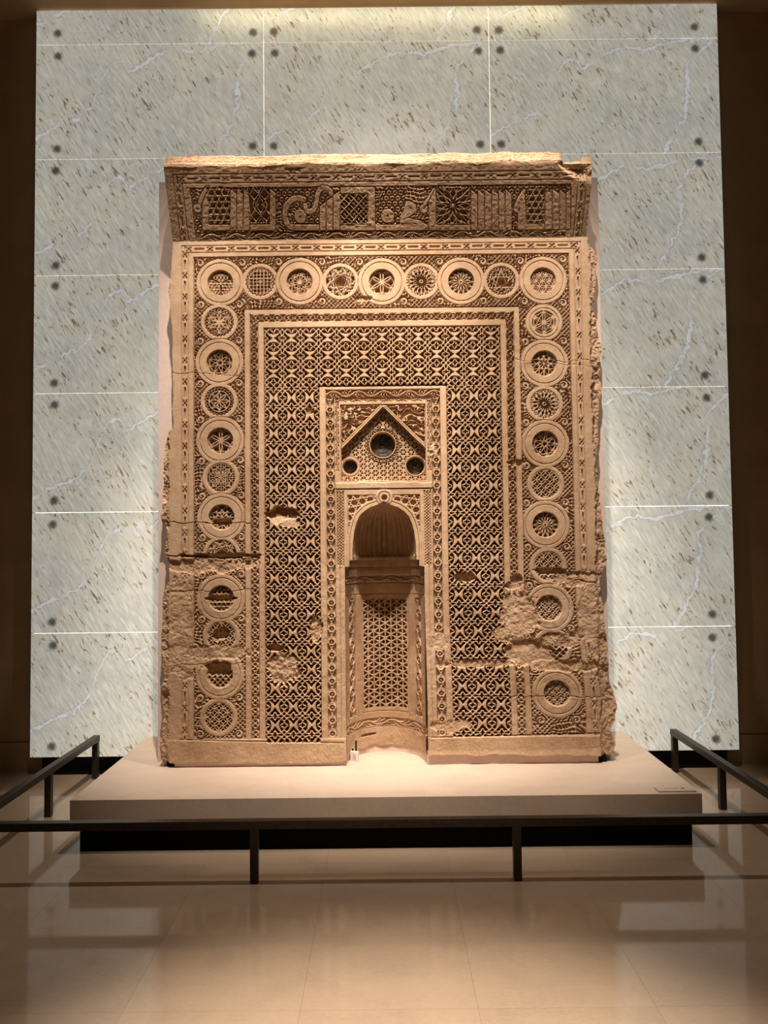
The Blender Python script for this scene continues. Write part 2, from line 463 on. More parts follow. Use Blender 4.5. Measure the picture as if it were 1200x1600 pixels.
def grid45(x, y, p, w):
    a = (x+y)/math.sqrt(2); b = (x-y)/math.sqrt(2)
    return np.minimum(fold(a/p), fold(b/p))*p-w
def gridxy(x, y, p, w): return np.minimum(fold(x/p), fold(y/p))*p-w
def circgrid(x, y, p, w):
    d = 1e9
    u = (x/p) % 1; v = (y/p) % 1
    for i in (-1, 0, 1, 2):
        for j in (-1, 0, 1, 2):
            d = np.minimum(d, np.abs(np.hypot(u-i, v-j)-.7071))
    return d*p-w
def hexcirc(x, y, p, w):
    d = 1e9
    b0 = np.round(y/(p*.866)).astype(int)
    for dj in (-1, 0, 1):
        j = b0+dj; cx0 = (j % 2)*.5
        i0 = np.round(x/p-cx0)
        for di in (-1, 0, 1):
            d = np.minimum(d, np.abs(np.hypot(x-(i0+di+cx0)*p, y-j*p*.866)-p))
    return d-w
def starpoly(x, y, n, ms, R, rot=0):
    a = np.arctan2(y, x)-rot; r = np.hypot(x, y)
    d = 1e9
    k = 2*pi/n
    for m in ms:
        # chord of the star polygon {n/m}: distance of its supporting line from the centre is R cos(pi m/n)
        c = R*math.cos(pi*m/n)
        for q in range(m+1):
            for sg in (-.5, .5) if m % 2 else (0.0, 1.0):
                pass
        aa = (a+ (k/2 if m % 2 else 0)) 
        for off in range(-m, m+1):
            base = (np.round(aa/k)+off)*k-(k/2 if m % 2 else 0)
            d = np.minimum(d, np.abs(r*np.cos(a-base)-c))
    return d
def petals(x, y, n, R, wd, rot=0):
    a = np.arctan2(y, x)-rot; r = np.hypot(x, y); k = 2*pi/n
    a = np.abs((a/k+.5) % 1-.5)*k
    px = r*np.cos(a); py = r*np.sin(a)
    return np.abs(py-wd*np.sin(np.clip(px/R, 0, 1)*pi))*.85
def teeth(x, y, R, n, amp):
    a = np.arctan2(y, x)*n/(2*pi); r = np.hypot(x, y)
    return np.abs(r-(R-amp*2*fold(a)))*.62
def rosette(kind, x, y, R):
    w = .0043; r = np.hypot(x, y); rim = R-r
    if kind == 'ygrid':
        a = np.arctan2(y, x)+pi/2; k = 2*pi/3
        a = (a/k % 1-.5)*k; px = r*np.cos(a); py = r*np.sin(a)
        s = R*.235
        d = np.minimum(fold((px+py*1.732)/(2*s)), fold((px-py*1.732)/(2*s)))*s*1.0-w
        d = np.minimum(d, np.where(px > 0, np.minimum(fold(px/s*.5+.5)*s*2, 1), 1)-w*.8)
        slit = np.maximum(np.abs(np.abs(a)-pi/3)*r-.003, np.maximum(r-R*.8, R*.12-r))
        d = np.maximum(d, -slit)
    elif kind == 'grid':
        d = np.minimum(gridxy(x, y, R*.24, w*.95), np.maximum(grid45(x, y, R*.34, w*.7), np.maximum(np.abs(x), np.abs(y))-R*.2))
        d = np.maximum(d, r-R*.82); d = np.minimum(d, np.minimum(teeth(x, y, R*.98, 22, R*.15)-w*.8, np.abs(r-R*.82)-w*.8))
    elif kind == 'six':
        d = np.minimum(petals(x, y, 6, R*.9, R*.085, .3)-w*.9, r*0+1)
        d = np.minimum(d, starpoly(x, y, 6, (1,), R*.60, .3+pi/6)-w*.8)
        d = np.minimum(d, starpoly(x, y, 6, (1,), R*1.0, .3)-w*.8)
        d = np.minimum(d, starpoly(x, y, 6, (2,), R*1.0, .3+pi/6)-w*.8)
        d = np.minimum(d, np.abs(r-R*.07)-w)
    elif kind == 'tri':
        d = np.minimum(starpoly(x, y, 9, (3,), R*.98)-w*.85, starpoly(x, y, 9, (1,), R*.7, .2)-w*.8)
        d = np.minimum(d, starpoly(x, y, 5, (1,), R*.45, .3)-w*.8)
    elif kind == 'six_bold':
        d = petals(x, y, 6, R*.98, R*.105, pi/2)-w
        d = np.minimum(d, starpoly(x, y, 6, (1,), R*.98, 0)-w)
        d = np.minimum(d, np.abs(r-R*.06)-w)
        d = np.where(r > R*.5, d, np.maximum(d, petals(x, y, 6, R*.98, R*.105, pi/2)-w))
    elif kind == 'multi':
        d = np.minimum(petals(x, y, 16, R*.62, R*.07)-w*.75, petals(x, y, 16, R*1.0, R*.12, pi/16)-w*.8)
        d = np.where(r < R*.45, petals(x, y, 16, R*.62, R*.07)-w*.6, d)
        d = np.minimum(d, np.abs(r-R*.1)-w); d = np.where(r < R*.06, 1.0, d)
        d = np.minimum(d, np.where(r > R*.7, grid45(r, np.arctan2(y, x)*R*.85, R*.20, w*.7), 1))
    elif kind == 'petal14':
        d = petals(x, y, 14, R*.98, R*.085)-w*.85
        d = np.minimum(d, np.abs(r-R*.11)-w); d = np.where(r < R*.06, 1.0, d)
    elif kind == 'five':
        d = np.minimum(starpoly(x, y, 5, (2,), R*.85, pi/2)-w*.9, starpoly(x, y, 10, (3,), R*.8, 0)-w*.75)
        d = np.maximum(d, r-R*.8); d = np.minimum(d, np.minimum(teeth(x, y, R*.98, 26, R*.15)-w*.75, np.abs(r-R*.8)-w*.75))
    elif kind == 'life':
        d = hexcirc(x, y, R*.52, w*.9)
    elif kind == 'hexstar':
        d = np.minimum(petals(x, y, 6, R*.72, R*.075, pi/2)-w*.85, np.abs(petals(x, y, 6, R*.74, R*.14, 0))*1.0-w*.7)
        d = np.minimum(d, starpoly(x, y, 6, (1,), R*.74, pi/2)-w*.9)
        d = np.minimum(d, starpoly(x, y, 6, (1,), R*.42, 0)-w*.7)
        d = np.maximum(d, r-R*.74); d = np.minimum(d, np.minimum(teeth(x, y, R*.98, 24, R*.17)-w*.8, np.abs(r-R*.76)-w*.85))
    elif kind == 'hexwin':
        d = np.minimum(petals(x, y, 6, R*.92, R*.09, pi/2)-w*.9, starpoly(x, y, 6, (1,), R*.95, pi/2)-w)
        d = np.minimum(d, starpoly(x, y, 6, (1,), R*.56, 0)-w*.8)
        arcd = starpoly(x, y, 6, (1,), R*.95, pi/2)
    elif kind == 'web':
        d = starpoly(x, y, 9, (2, 4), R*1.0)-w*.85
    elif kind == 'star8':
        d = np.minimum(starpoly(x, y, 8, (3,), R*1.0, pi/8)-w*.9, petals(x, y, 8, R*.6, R*.1, 0)-w*.9)
        d = np.minimum(d, starpoly(x, y, 8, (1,), R*1.0)-w*.8)
    elif kind == 'petal8':
        d = np.minimum(petals(x, y, 8, R*.66, R*.085)-w*.85, starpoly(x, y, 4, (1,), R*.6, 0)-w*.8)
        d = np.maximum(d, r-R*.68); d = np.minimum(d, np.minimum(teeth(x, y, R*.98, 24, R*.17)-w*.8, np.abs(r-R*.7)-w))
    elif kind == 'cross':
        d = np.minimum(petals(x, y, 4, R*.85, R*.15, pi/4)-w*.9, petals(x, y, 8, R*.5, R*.09)-w*.8)
        d = np.minimum(d, circgrid(x, y, R*.45, w*.8)); d = np.minimum(d, np.abs(r-R*.95)-w)
    elif kind == 'bands':
        s = R*.33
        d = np.minimum(fold(y/s)*s-w, np.minimum(fold((x*1.6+y*1.2)/s*.6), fold((x*1.6-y*1.2)/s*.6))*s*.85-w*.7)
    elif kind == 'curl':
        c = .7071
        d = circgrid((x+y)*c, (x-y)*c, R*.40, w*.95)
        if R > .08: d = np.minimum(d, np.abs(r-R*.94)-w)
    else:
        d = grid45(x, y, R*.30, w)
    return np.minimum(d, rim-.004)

# ---------- label registry
PARTS = [('plain_margin', None)]
def part(name, parent=None):
    PARTS.append((name, parent)); return len(PARTS)-1

# ---------- face grid
xs = np.arange(-1.375, 1.375, P); zs = np.arange(0.285, 3.388, P)
X, Z = np.meshgrid(xs, zs)
H = np.zeros_like(X); L = np.zeros(X.shape, np.int16); KEEP = np.ones(X.shape, bool)
def win(x0, x1, z0, z1):
    return (slice(max(0, np.searchsorted(zs, z0)), np.searchsorted(zs, z1)), slice(max(0, np.searchsorted(xs, x0)), np.searchsorted(xs, x1)))
def carve(x0, x1, z0, z1, fn, depth, lab=None, base=0.0, mask=None):
    """set the relief of a window: solid at base, ground at base-depth"""
    s = win(x0, x1, z0, z1); x, z = X[s], Z[s]
    h = base-depth*(1-sol(fn(x, z)))
    if mask is None:
        H[s] = h
        if lab is not None: L[s] = lab
    else:
        m = mask(x, z); H[s] = np.where(m, h, H[s])
        if lab is not None: L[s] = np.where(m, lab, L[s])
def groove_line(x0, z0, x1, z1, w=.0022, depth=.006):
    s = win(min(x0, x1)-.02, max(x0, x1)+.02, min(z0, z1)-.02, max(z0, z1)+.02)
    H[s] -= depth*sol(seg(X[s], Z[s], x0, z0, x1, z1)-w)
def groove_rect(x0, x1, z0, z1, w=.0022, depth=.006, bottom=True):
    groove_line(x0, z0, x0, z1, w, depth); groove_line(x1, z0, x1, z1, w, depth); groove_line(x0, z1, x1, z1, w, depth)
    if bottom: groove_line(x0, z0, x1, z0, w, depth)

ZB = 0.432                                  # foot of the carved bands
# outer bead border
lb = part('bead_border')
BX0, BX1, BZ0, BZ1 = 1.157, 1.191, 3.315, 3.352
for sg in (-1, 1):
    c = sg*(BX0+BX1)/2
    carve(c-.0165, c+.0165, ZB, BZ1, lambda x, z: bead_strip(z-3.333+.032, x-c), .012, lb)
carve(-BX0-.016, BX0+.016, BZ0, BZ1, lambda x, z: bead_strip(x, z-(BZ0+BZ1)/2), .012, lb)
groove_rect(-BX1-.002, BX1+.002, ZB, BZ1+.002, bottom=False)
groove_rect(-BX0+.003, BX0-.003, ZB, BZ0-.002, bottom=False)
lf = part('fillet')
s = win(-BX0+.004, BX0-.004, ZB, BZ0-.002); L[s] = lf
# roundel band
RX, RZ = 1.120, 3.283                       # outer edge of the band
IX, IZ = 0.822, 2.966                       # inner edge
lg = part('scroll_ground')
bandmask = lambda x, z: (np.abs(x) > IX) | (z > IZ)
def ground(x, z):
    d = grid45(x, z, .0185, .0033)
    n = fbm(x, z, 14, 5, 2)
    d2 = np.abs(np.sin((x*150+n*16))*np.cos((z*150-n*14)))*.010-.0036
    sel = vnoise(x, z, 6.5, 77) > .5
    return np.where(sel, d, d2)
carve(-RX, RX, ZB+.004, RZ, ground, .018, lg, mask=bandmask)
groove_rect(-RX, RX, ZB+.004, RZ, .003, .012, bottom=False)
Cc = [(-0.963, 3.128), (-0.724, 3.131), (-0.489, 3.131), (-0.245, 3.127), (0.002, 3.124), (0.238, 3.124), (0.476, 3.123), (0.716, 3.122), (0.965, 3.122)]
Kc = ['ygrid', 'grid', 'six', 'tri', 'six_bold', 'multi', 'petal14', 'five', 'life']
Lc = [(-0.970, 2.889), (-0.969, 2.648), (-0.971, 2.415), (-0.965, 2.181), (-0.961, 1.960), (-0.958, 1.726), (-0.958, 1.506), (-0.962, 1.249), (-0.960, 1.027), (-0.970, 0.803), (-0.976, 0.558)]
Kl = ['hexstar', 'web', 'petal8', 'six_bold', 'cross', 'star8', 'tri', 'bands', 'curl', 'diag', 'curl']
Rc = [(0.966, 2.866), (0.963, 2.621), (0.960, 2.378), (0.959, 2.141), (0.957, 1.902), (0.952, 1.661), (0.962, 1.418), (0.962, 1.172), (0.966, 0.945), (0.968, 0.676)]
Kr = ['hexwin', 'star8', 'multi', 'web', 'curl', 'petal14', 'curl', 'curl', 'diag', 'curl']
seq = [(c, k, i % 2 == 0) for i, (c, k) in enumerate(zip(Cc, Kc))]
seq += [(c, k, i % 2 == 1) for i, (c, k) in enumerate(zip(Lc, Kl))]
seq += [(c, k, i % 2 == 1) for i, (c, k) in enumerate(zip(Rc, Kr))]
RBIG, RGRV, RHOLE, RSM, RSMI = .1430, .1195, .0755, .1105, .0885
# scrolls where neighbouring roundels meet
def scroll(cx, cz, R, hand):
    s = win(cx-R-.012, cx+R+.012, cz-R-.012, cz+R+.012); x, z = X[s]-cx, Z[s]-cz
    r = np.hypot(x, z); a = np.arctan2(z, x)*hand
    grv = np.maximum(np.abs(((r/R*1.25-a/(2*pi)+.1) % 1)-.5)*R/1.25-.0022, R*.2-r)
    grv = np.minimum(grv, r-R*.16)
    d = np.maximum(r-R, -grv)
    m = r < R+.006
    H[s] = np.where(m & (L[s] == lg), -.017*(1-sol(d)), H[s])
for chain in (Cc, [Cc[0]]+Lc, [Cc[-1]]+Rc):
    hor = chain is Cc
    for k, ((ax, az), (bx, bz)) in enumerate(zip(chain[:-1], chain[1:])):
        mx, mz = (ax*.46+bx*.54, az*.46+bz*.54) if k % 2 == 0 else (ax*.54+bx*.46, az*.54+bz*.46)
        for sg in (-1, 1):
            if hor: scroll(mx, mz+sg*.118, .024, sg)
            else: scroll(mx+sg*.115, mz, .0245, sg)
for c in ((-1.085, 3.248), (1.085, 3.248), (-.85, 2.995), (.85, 2.995), (-1.085, .46), (-.86, .46), (.87, .52), (1.07, .52)):
    scroll(c[0], c[1], .024, 1)
for (c, kind, big) in seq:
    ro = part('roundel'); lt = part('pierced_rosette', ro)
    R = RBIG if big else RSM
    s = win(c[0]-R-.01, c[0]+R+.01, c[1]-R-.01, c[1]+R+.01); x, z = X[s]-c[0], Z[s]-c[1]
    r = np.hypot(x, z)
    if big:
        h = np.zeros_like(r)
        h -= .007*sol(np.abs(r-RGRV)-.0018)
        h -= .006*sol(np.abs(r-R-.0005)-.0020)
        Ri = RHOLE
        lat = -.015-.036*(1-sol(rosette(kind, x, z, Ri)))
        h = h*(1-sol(r-Ri))+np.where(r < Ri, lat, -.015)*sol(r-Ri)
    else:
        h = np.zeros_like(r)
        h -= .006*sol(np.abs(r-R-.0005)-.0020)
        Ri = RSMI
        lat = -.003-.034*(1-sol(rosette(kind, x, z, Ri)))
        if kind == 'hexwin':
            h -= .006*sol(np.abs(r-Ri)-.0018); Ri = .072
            lat = -.002-.030*(1-sol(rosette(kind, x, z, Ri)))
        h = h*(1-sol(r-Ri))+lat*sol(r-Ri)
    if big: m = (r < R+.002)
    else:   # the small ring passes under its bigger neighbours
        m = (r < R+.002)
        for (c2, k2, b2) in seq:
            if b2 and abs(c2[0]-c[0])+abs(c2[1]-c[1]) < .45:
                r2 = np.hypot(X[s]-c2[0], Z[s]-c2[1]); m &= (r2 > RBIG-.003) | ((r < R-.004) & (r2 > RGRV))
    H[s] = np.where(m, h, H[s]); L[s] = np.where(m, np.where(r < Ri, lt, ro), L[s])

# inner frame, chain band, frame
lfr = part('inner_frame')
s = win(-IX, IX, ZB, IZ); H[s] = 0; L[s] = lfr
groove_rect(-IX, IX, ZB, IZ, .003, .012, bottom=False)
lch = part('chain_band')
CX0, CX1, CZ0, CZ1 = .740, .785, 2.888, 2.934
for sg in (-1, 1):
    c = sg*(CX0+CX1)/2
    carve(c-.0225, c+.0225, ZB+.004, CZ1, lambda x, z: chain_strip(z-2.911, x-c, .0655, .0225), .019, lch)
carve(-CX1, CX1, CZ0, CZ1, lambda x, z: chain_strip(x, z-(CZ0+CZ1)/2, .0655, .023), .019, lch)
for sg in (-1, 1):
    for cx in (CX0, CX1): groove_line(sg*cx, ZB, sg*cx, CZ1 if cx == CX1 else CZ0, .0022, .01)
# lattice field
FX, FZ, GX, GZ = .702, 2.850, .381, 2.498
lt_top = part('lattice_panel'); lt_l = part('lattice_panel'); lt_r = part('lattice_panel')
pw = (FX-GX)/3
ptop = 2*FX/13
carve(-FX, FX, GZ, FZ, lambda x, z: almond_cell((z-2.737)/.1065, (x+FX)/ptop-.5)*ptop, .048, lt_top, base=-.001)
for sg, lb_, ph in ((-1, lt_l, 2.432), (1, lt_r, 2.432)):
    x0, x1 = (-FX, -GX) if sg < 0 else (GX, FX)
    carve(x0, x1, ZB-(.025 if sg < 0 else 0), GZ, lambda x, z: almond_cell((x-x0)/pw, (z-ph)/pw)*pw, .048, lb_, base=-.001)
for sg in (-1, 1): groove_line(sg*FX, ZB, sg*FX, FZ, .0025, .012)
groove_line(-FX, FZ, FX, FZ, .0025, .012)
groove_line(-GX, GZ, GX, GZ, .0055, .030)

# central panel: frame, vine border, minor border
lci = part('niche_frame')
s = win(-GX, GX, ZB-.03, GZ); H[s] = 0; L[s] = lci
groove_rect(-GX+.002, GX-.002, ZB, GZ-.003, .003, .014, bottom=False)
lv = part('vine_border')
VX0, VX1, VZ0, VZ1 = .290, .338, 2.426, 2.476
for sg in (-1, 1):
    c = sg*(VX0+VX1)/2
    carve(c-.024, c+.024, ZB+.01, VZ1, lambda x, z: drop_strip(z, x-c, .076, .023), .016, lv)
    groove_line(sg*VX1, ZB, sg*VX1, VZ1, .002, .008); groove_line(sg*VX0, ZB, sg*VX0, VZ0, .002, .008)
carve(-VX1, VX1, VZ0, VZ1, lambda x, z: vine_strip(x+.03, z-(VZ0+VZ1)/2, .150, .023), .016, lv)
lm = part('minor_border')
for sg in (-1, 1):
    x0, x1 = sorted((sg*.262, sg*.283))
    carve(x0, x1, 1.99, 2.42, lambda x, z: vine_strip(z, x-(x0+x1)/2, .075, .0105), .009, lm)
carve(-.283, .283, 2.402, 2.421, lambda x, z: vine_strip(x, z-2.4115, .09, .0095), .009, lm)

# gable panel
UX, UT, UB = .262, 2.398, 1.925
lgf = part('gable_frame')
s = win(-UX, UX, UB, UT); H[s] = 0; L[s] = lgf
groove_rect(-.2495, .2495, UB, 2.383, .0025, .012, bottom=False)
AP, EV, EX = 2.372, 2.118, .253              # apex height, eaves height, half width
gab_z = lambda x: AP-np.abs(x)*(AP-EV)/EX
lins = part('carved_inscription'); lins2 = part('carved_inscription')
def cursive(x, z):
    n1 = fbm(x, z, 16, 31, 3); n2 = fbm(x, z, 13, 51, 3)
    d = np.abs(np.sin(z*112+n1*11+np.sin(x*60+n2*8)*1.2))*.0115-.0044
    d2 = np.abs(np.sin(x*90+n2*14))*.0115-.0036
    return np.minimum(d, np.where(n1 > .02, d2, 1))
s = win(-.245, .245, EV, 2.378); x, z = X[s], Z[s]
m = z > gab_z(x)+.030
H[s] = np.where(m, -.020*(1-sol(cursive(x, z))), H[s]); L[s] = np.where(m, np.where(x < 0, lins, lins2), L[s])
H[s] -= .007*sol(np.abs(z-gab_z(x)-.026)*.7-.0018)
H[s] -= .005*sol(np.abs(z-gab_z(x)-.012)*.7-.0014)
lgl = part('pierced_gable')
def wheels(x, z):
    p = .0475; d = 1e9
    j0 = np.round(z/(p*.866)).astype(int); hole = np.full(x.shape, 1e9)
    for dj in (-1, 0, 1):
        j = j0+dj; cx0 = (j % 2)*.5; i0 = np.round(x/p-cx0)
        for di in (-1, 0, 1):
            dx = x-(i0+di+cx0)*p; dz = z-j*p*.866
            r = np.hypot(dx, dz); a = np.arctan2(dz, dx)+pi/6
            sp = .0042-np.abs(np.sin(((a/(pi/3)+.5) % 1-.5)*pi/3))*r
            hole = np.minimum(hole, np.maximum(r-.0178, np.maximum(sp, .006-r)))
    return -hole
s = win(-.250, .250, UB+.012, AP); x, z = X[s], Z[s]
m = (z < gab_z(x)) & (np.abs(x) < .249)
WIN = [(-.003, 2.150, .0760, .1020), (-.199, 2.022, .0440, .0620), (.191, 2.022, .0555, .0660)]
d = wheels(x, z-.006)
hg = -.042-.030*(1-sol(d))
for (cx, cz, rg, ro_) in WIN:
    r = np.hypot(x-cx, z-cz)
    hr = np.full(r.shape, -.040)
    if rg > .07:
        hr = -.037-.02*(1-sol(np.minimum(np.minimum(teeth(x-cx, z-cz, ro_-.002, 30, .013)-.0026, r-rg-.007), np.abs(r-ro_)-.003)))
    else:
        hr -= .006*sol(np.abs(r-ro_+.002)-.002)
    hr = np.where(r < rg, -.042-.06*smooth((rg-r)/.006), hr)
    hg = np.where(r < ro_+.001, hr, hg)
    idw = part('window_surround', lgl)
    L[s] = np.where(m & (r < ro_) & (r > rg-.008), idw, L[s])
    KEEP[s] &= ~(m & (r < rg-.007))
mm = m & (L[s] <= lgl)
L[s] = np.where(mm, lgl, L[s])
H[s] = np.where(m, hg, H[s])
# sill under the gable panel
lsi = part('sill')
s = win(-.283, .283, 1.886, 1.930); H[s] = .004*sst(1.926, 1.915, Z[s]+fbm(X[s], Z[s], 25, 611, 3)*.02); L[s] = lsi
groove_line(-.283, 1.884, .283, 1.884, .0025, .012)

# arch panel
AXP, AZ1, AZ0 = .278, 1.880, 1.425
laf = part('arch_frame')
s = win(-AXP, AXP, AZ0, AZ1); H[s] = 0; L[s] = laf
for sg in (-1, 1):
    lbr = part('braid_border')
    x0, x1 = sorted((sg*.240, sg*.274))
    carve(x0, x1, AZ0+.01, 1.872, lambda x, z: braid_strip(z*sg, x-(x0+x1)/2, .052, .016), .013, lbr)
    groove_line(sg*.238, AZ0, sg*.238, 1.872, .002, .008)
    groove_line(sg*.2765, AZ0, sg*.2765, 1.872, .002, .008)
KZ = np.array([1.483, 1.56, 1.633, 1.68, 1.72, 1.75, 1.772, 1.787, 1.803])
KW = np.array([.185, .184, .175, .162, .145, .117, .084, .040, 0.0])
KPTS = [(w, z) for z, w in zip(KZ, KW)]
arch_poly = [(-w, z) for z, w in zip(KZ, KW)][:-1]+[(0, 1.803)]+[(w, z) for z, w in zip(KZ, KW)][-2::-1]+[(.185, 1.3), (-.185, 1.3)]
lsp = part('spandrel'); lsp2 = part('spandrel'); lal = part('apex_loop'); lav = part('archivolt')
s = win(-.24, .24, AZ0-.02, AZ1); x, z = X[s], Z[s]
da = sdpoly(x, z, arch_poly)
ax = np.abs(x)
sp_in = sdrect(ax, z, -.3, .212, 1.62, 1.846)
n1 = 1e9
for k in range(3):
    a_ = k*pi/3+pi/9; n1 = np.minimum(n1, fold((ax*math.cos(a_)+z*math.sin(a_))/.041+.5)*.041-.0042)
m = (sp_in < 0) & (da > .037)
H[s] = np.where(m, -.018*(1-sol(np.minimum(n1, -sp_in-.004))), H[s]); L[s] = np.where(m, np.where(x < 0, lsp, lsp2), L[s])
H[s] -= .008*sol(np.abs(sp_in)-.002)*(da > .036)
m = (da < .036) & (da > 0)
L[s] = np.where(m, lav, L[s]); H[s] = np.where(m, .004-.007*sol(np.abs(da-.021)-.0017), H[s])
rl = np.hypot(x-.003, z-1.832)
m = (rl < .050) & (da > .006)
H[s] = np.where(m, .007-.008*sol(np.abs(rl-.034)-.0017)-.006*sol(np.abs(rl-.050)-.002)-.024*sol(rl-.016), H[s]); L[s] = np.where(m, lal, L[s])
KEEP[s] &= ~(da < 0)
# niche opening below the arch
NA, NB_ = .232, .305
s = win(-.26, .26, .285, 1.49); x, z = X[s], Z[s]
wn = np.interp(z, [0, 1.424, 1.425, 1.462, 1.463, 1.5], [NA, NA, .2035, .2035, .186, .186])
KEEP[s] &= ~(np.abs(x) < wn)
for sg in (-1, 1):
    lja = part('niche_jamb')
    x0, x1 = sorted((sg*.225, sg*.288)); s = win(x0, x1, ZB-.02, AZ0); H[s] = 0; L[s] = lja
    groove_line(sg*.262, ZB, sg*.262, AZ0, .0018, .007)

# skirting at the foot
lsk = part('foot_band'); lsk2 = part('foot_band')
s = win(-1.4, 1.4, .28, ZB-.002); x, z = X[s], Z[s]
H[s] = .004+.012*sst(.36, .30, z)*(x > .2); L[s] = np.where(x < 0, lsk, lsk2)
s = win(-.71, -.23, .40, ZB); L[s] = np.where(Z[s] > .407, np.where(X[s] < -GX, lt_l, L[s]), L[s])
carve(-.70, -GX, .407, ZB+.01, lambda x, z: almond_cell((x+FX)/pw, (z-2.432)/pw)*pw, .048, lt_l)
groove_line(-1.2, ZB-.001, -.25, .405, .0025, .010); groove_line(.25, ZB-.004, 1.2, ZB+.012, .0025, .010)

# ---------- weathering
nA = fbm(X, Z, 3.0, 101, 4); nB = fbm(X, Z, 18, 141, 4); nC = fbm(X, Z, 70, 171, 3)
wear = np.clip(sst(1.75, 0.9, Z)*.75+sst(.05, .25, nA)*.35, 0, 1)
def blur(A, k):
    for ax_ in (0, 1):
        pad = [(k, k) if a == ax_ else (0, 0) for a in (0, 1)]
        B = np.pad(A, pad, mode='edge'); c = np.cumsum(B, axis=ax_)
        z0 = np.zeros_like(np.take(c, [0], axis=ax_)); c = np.concatenate([z0, c], axis=ax_)
        n = 2*k+1
        A = (np.take(c, range(n, c.shape[ax_]), axis=ax_)-np.take(c, range(0, c.shape[ax_]-n), axis=ax_))/n
    return A
Hb = blur(H, 1)
H = H*(1-wear*.55)+Hb*wear*.55
H += nA*.004+nC*.0026*(.4+wear)+nB*.006*wear
def dmg(px, py, rx, rz, depth, rough=.010, shelf=0.0, ns=.45):
    cx, cz = atY(px, py, YF); rx *= .00377; rz *= .00377
    s = win(cx-rx*1.7, cx+rx*1.7, cz-rz*1.7, cz+rz*1.7); x, z = X[s], Z[s]
    r = np.hypot((x-cx)/rx, (z-cz)/rz)+nB[s]*ns*2+nC[s]*.3
    m = sst(1.12, .88, r)
    fl_ = -depth+shelf*(-(z-cz)/rz)+nB[s]*rough*2+nC[s]*rough
    H[s] = H[s]*(1-m)+fl_*m
dmg(438, 805, 24, 12, .040, .012, .028)
dmg(455, 818, 16, 7, .012, .006)
dmg(442, 1046, 26, 22, .016, .012, -.008)
dmg(432, 1012, 13, 6, .036, .014)
dmg(493, 982, 10, 24, .022, .012)
dmg(483, 641, 7, 6, .028, .014)
dmg(812, 955, 30, 34, .012, .008); dmg(800, 992, 36, 15, .010, .010); dmg(826, 1022, 40, 22, .022, .006)
dmg(745, 1037, 60, 7, .014, .007); dmg(880, 1040, 60, 9, .014, .008); dmg(905, 905, 46, 12, .012, .010)
dmg(930, 960, 26, 60, .004, .007, 0, .3); dmg(872, 1000, 30, 12, .010, .010)
dmg(727, 902, 15, 7, .030, .014); dmg(862, 892, 22, 6, .034, .006); dmg(802, 914, 14, 7, .024, .005)
dmg(325, 884, 78, 10, .012, .009); dmg(345, 868, 55, 4, .030, .005)
dmg(290, 1030, 40, 24, .003, .007); dmg(343, 1018, 55, 11, .008, .008); dmg(342, 1045, 20, 12, .046, .01); dmg(345, 990, 12, 9, .045, .01)
dmg(345, 935, 24, 4, .045, .003, 0, .1); dmg(345, 815, 16, 6, .048, .006)
dmg(283, 960, 18, 60, .003, .007); dmg(806, 722, 14, 5, .022, .004); dmg(806, 905, 10, 8, .026, .004)
dmg(790, 443, 12, 4, .036, .003); dmg(566, 466, 14, 4, .014, .006); dmg(676, 703, 7, 8, .004, .01)
dmg(700, 1135, 30, 10, .006, .008); dmg(684, 1005, 12, 16, .003, .005)
def crack(pts, w=.0024, depth=.012):
    P_ = [atY(px, py, YF) for px, py in pts]
    xsn = [p[0] for p in P_]; zsn = [p[1] for p in P_]
    s = win(min(xsn)-.03, max(xsn)+.03, min(zsn)-.03, max(zsn)+.03)
    H[s] -= depth*sol(polyline(X[s]+nB[s]*.02, Z[s]+nB[s]*.03, P_)-w)
crack([(258, 867), (300, 869), (345, 872), (405, 873)], .004, .022)
crack([(262, 817), (330, 816), (392, 818)]); crack([(262, 925), (330, 924), (400, 922)], .002, .009)
crack([(268, 583), (310, 582), (372, 586)], .0012, .005); crack([(820, 566), (935, 563)], .0015, .005)
crack([(800, 560), (930, 574)], .0012, .004); crack([(700, 1088), (800, 1088), (850, 1088), (955, 1093)], .002, .009)
crack([(255, 1040), (380, 1036)], .0016, .007); crack([(900, 905), (950, 912)], .003, .014)
# ragged, set-back outer edges
Xw = X+.045*sst(1.25, .55, Z)*np.clip(X/1.19, 0, 1.1)
SL = [(372, 269), (378, 270), (440, 266), (455, 262), (470, 266), (560, 270), (668, 270), (674, 262), (700, 256), (750, 254), (815, 251), (828, 260), (850, 258), (868, 257), (880, 262), (905, 263), (925, 255), (1000, 251), (1040, 252), (1058, 257), (1075, 250), (1120, 254), (1140, 251), (1205, 249)]
SR = [(368, 918), (376, 919), (392, 935), (440, 932), (480, 929), (520, 937), (538, 944), (560, 939), (600, 943), (650, 939), (690, 936), (720, 931), (760, 939), (800, 942), (850, 949), (880, 951), (892, 945), (905, 939), (950, 946), (1000, 950), (1060, 956), (1080, 963), (1110, 968), (1130, 966), (1142, 958), (1162, 965), (1178, 962), (1205, 958)]
def sil(tab):
    pts = sorted([(atY(x, y, YF)[1], atY(x, y, YF)[0]) for y, x in tab])
    return np.interp(zs, [p[0] for p in pts], [p[1] for p in pts])
xl = sil(SL)[:, None]+fbm(X*0+3, Z, 14, 211, 4)*.020; xr = sil(SR)[:, None]+fbm(X*0+9, Z, 14, 231, 4)*.030
KEEP &= (Xw > xl) & (Xw < xr)
mR = sst(1.236, 1.262, Xw+nB*.05)
H = H*(1-mR)+(-.026+nA*.05+nB*.030+nC*.010-(Xw-1.25)*.25)*mR
mL = sst(-1.262, -1.285, Xw+nB*.03)
H = H*(1-mL)+(-.016+nB*.035+nC*.012)*mL
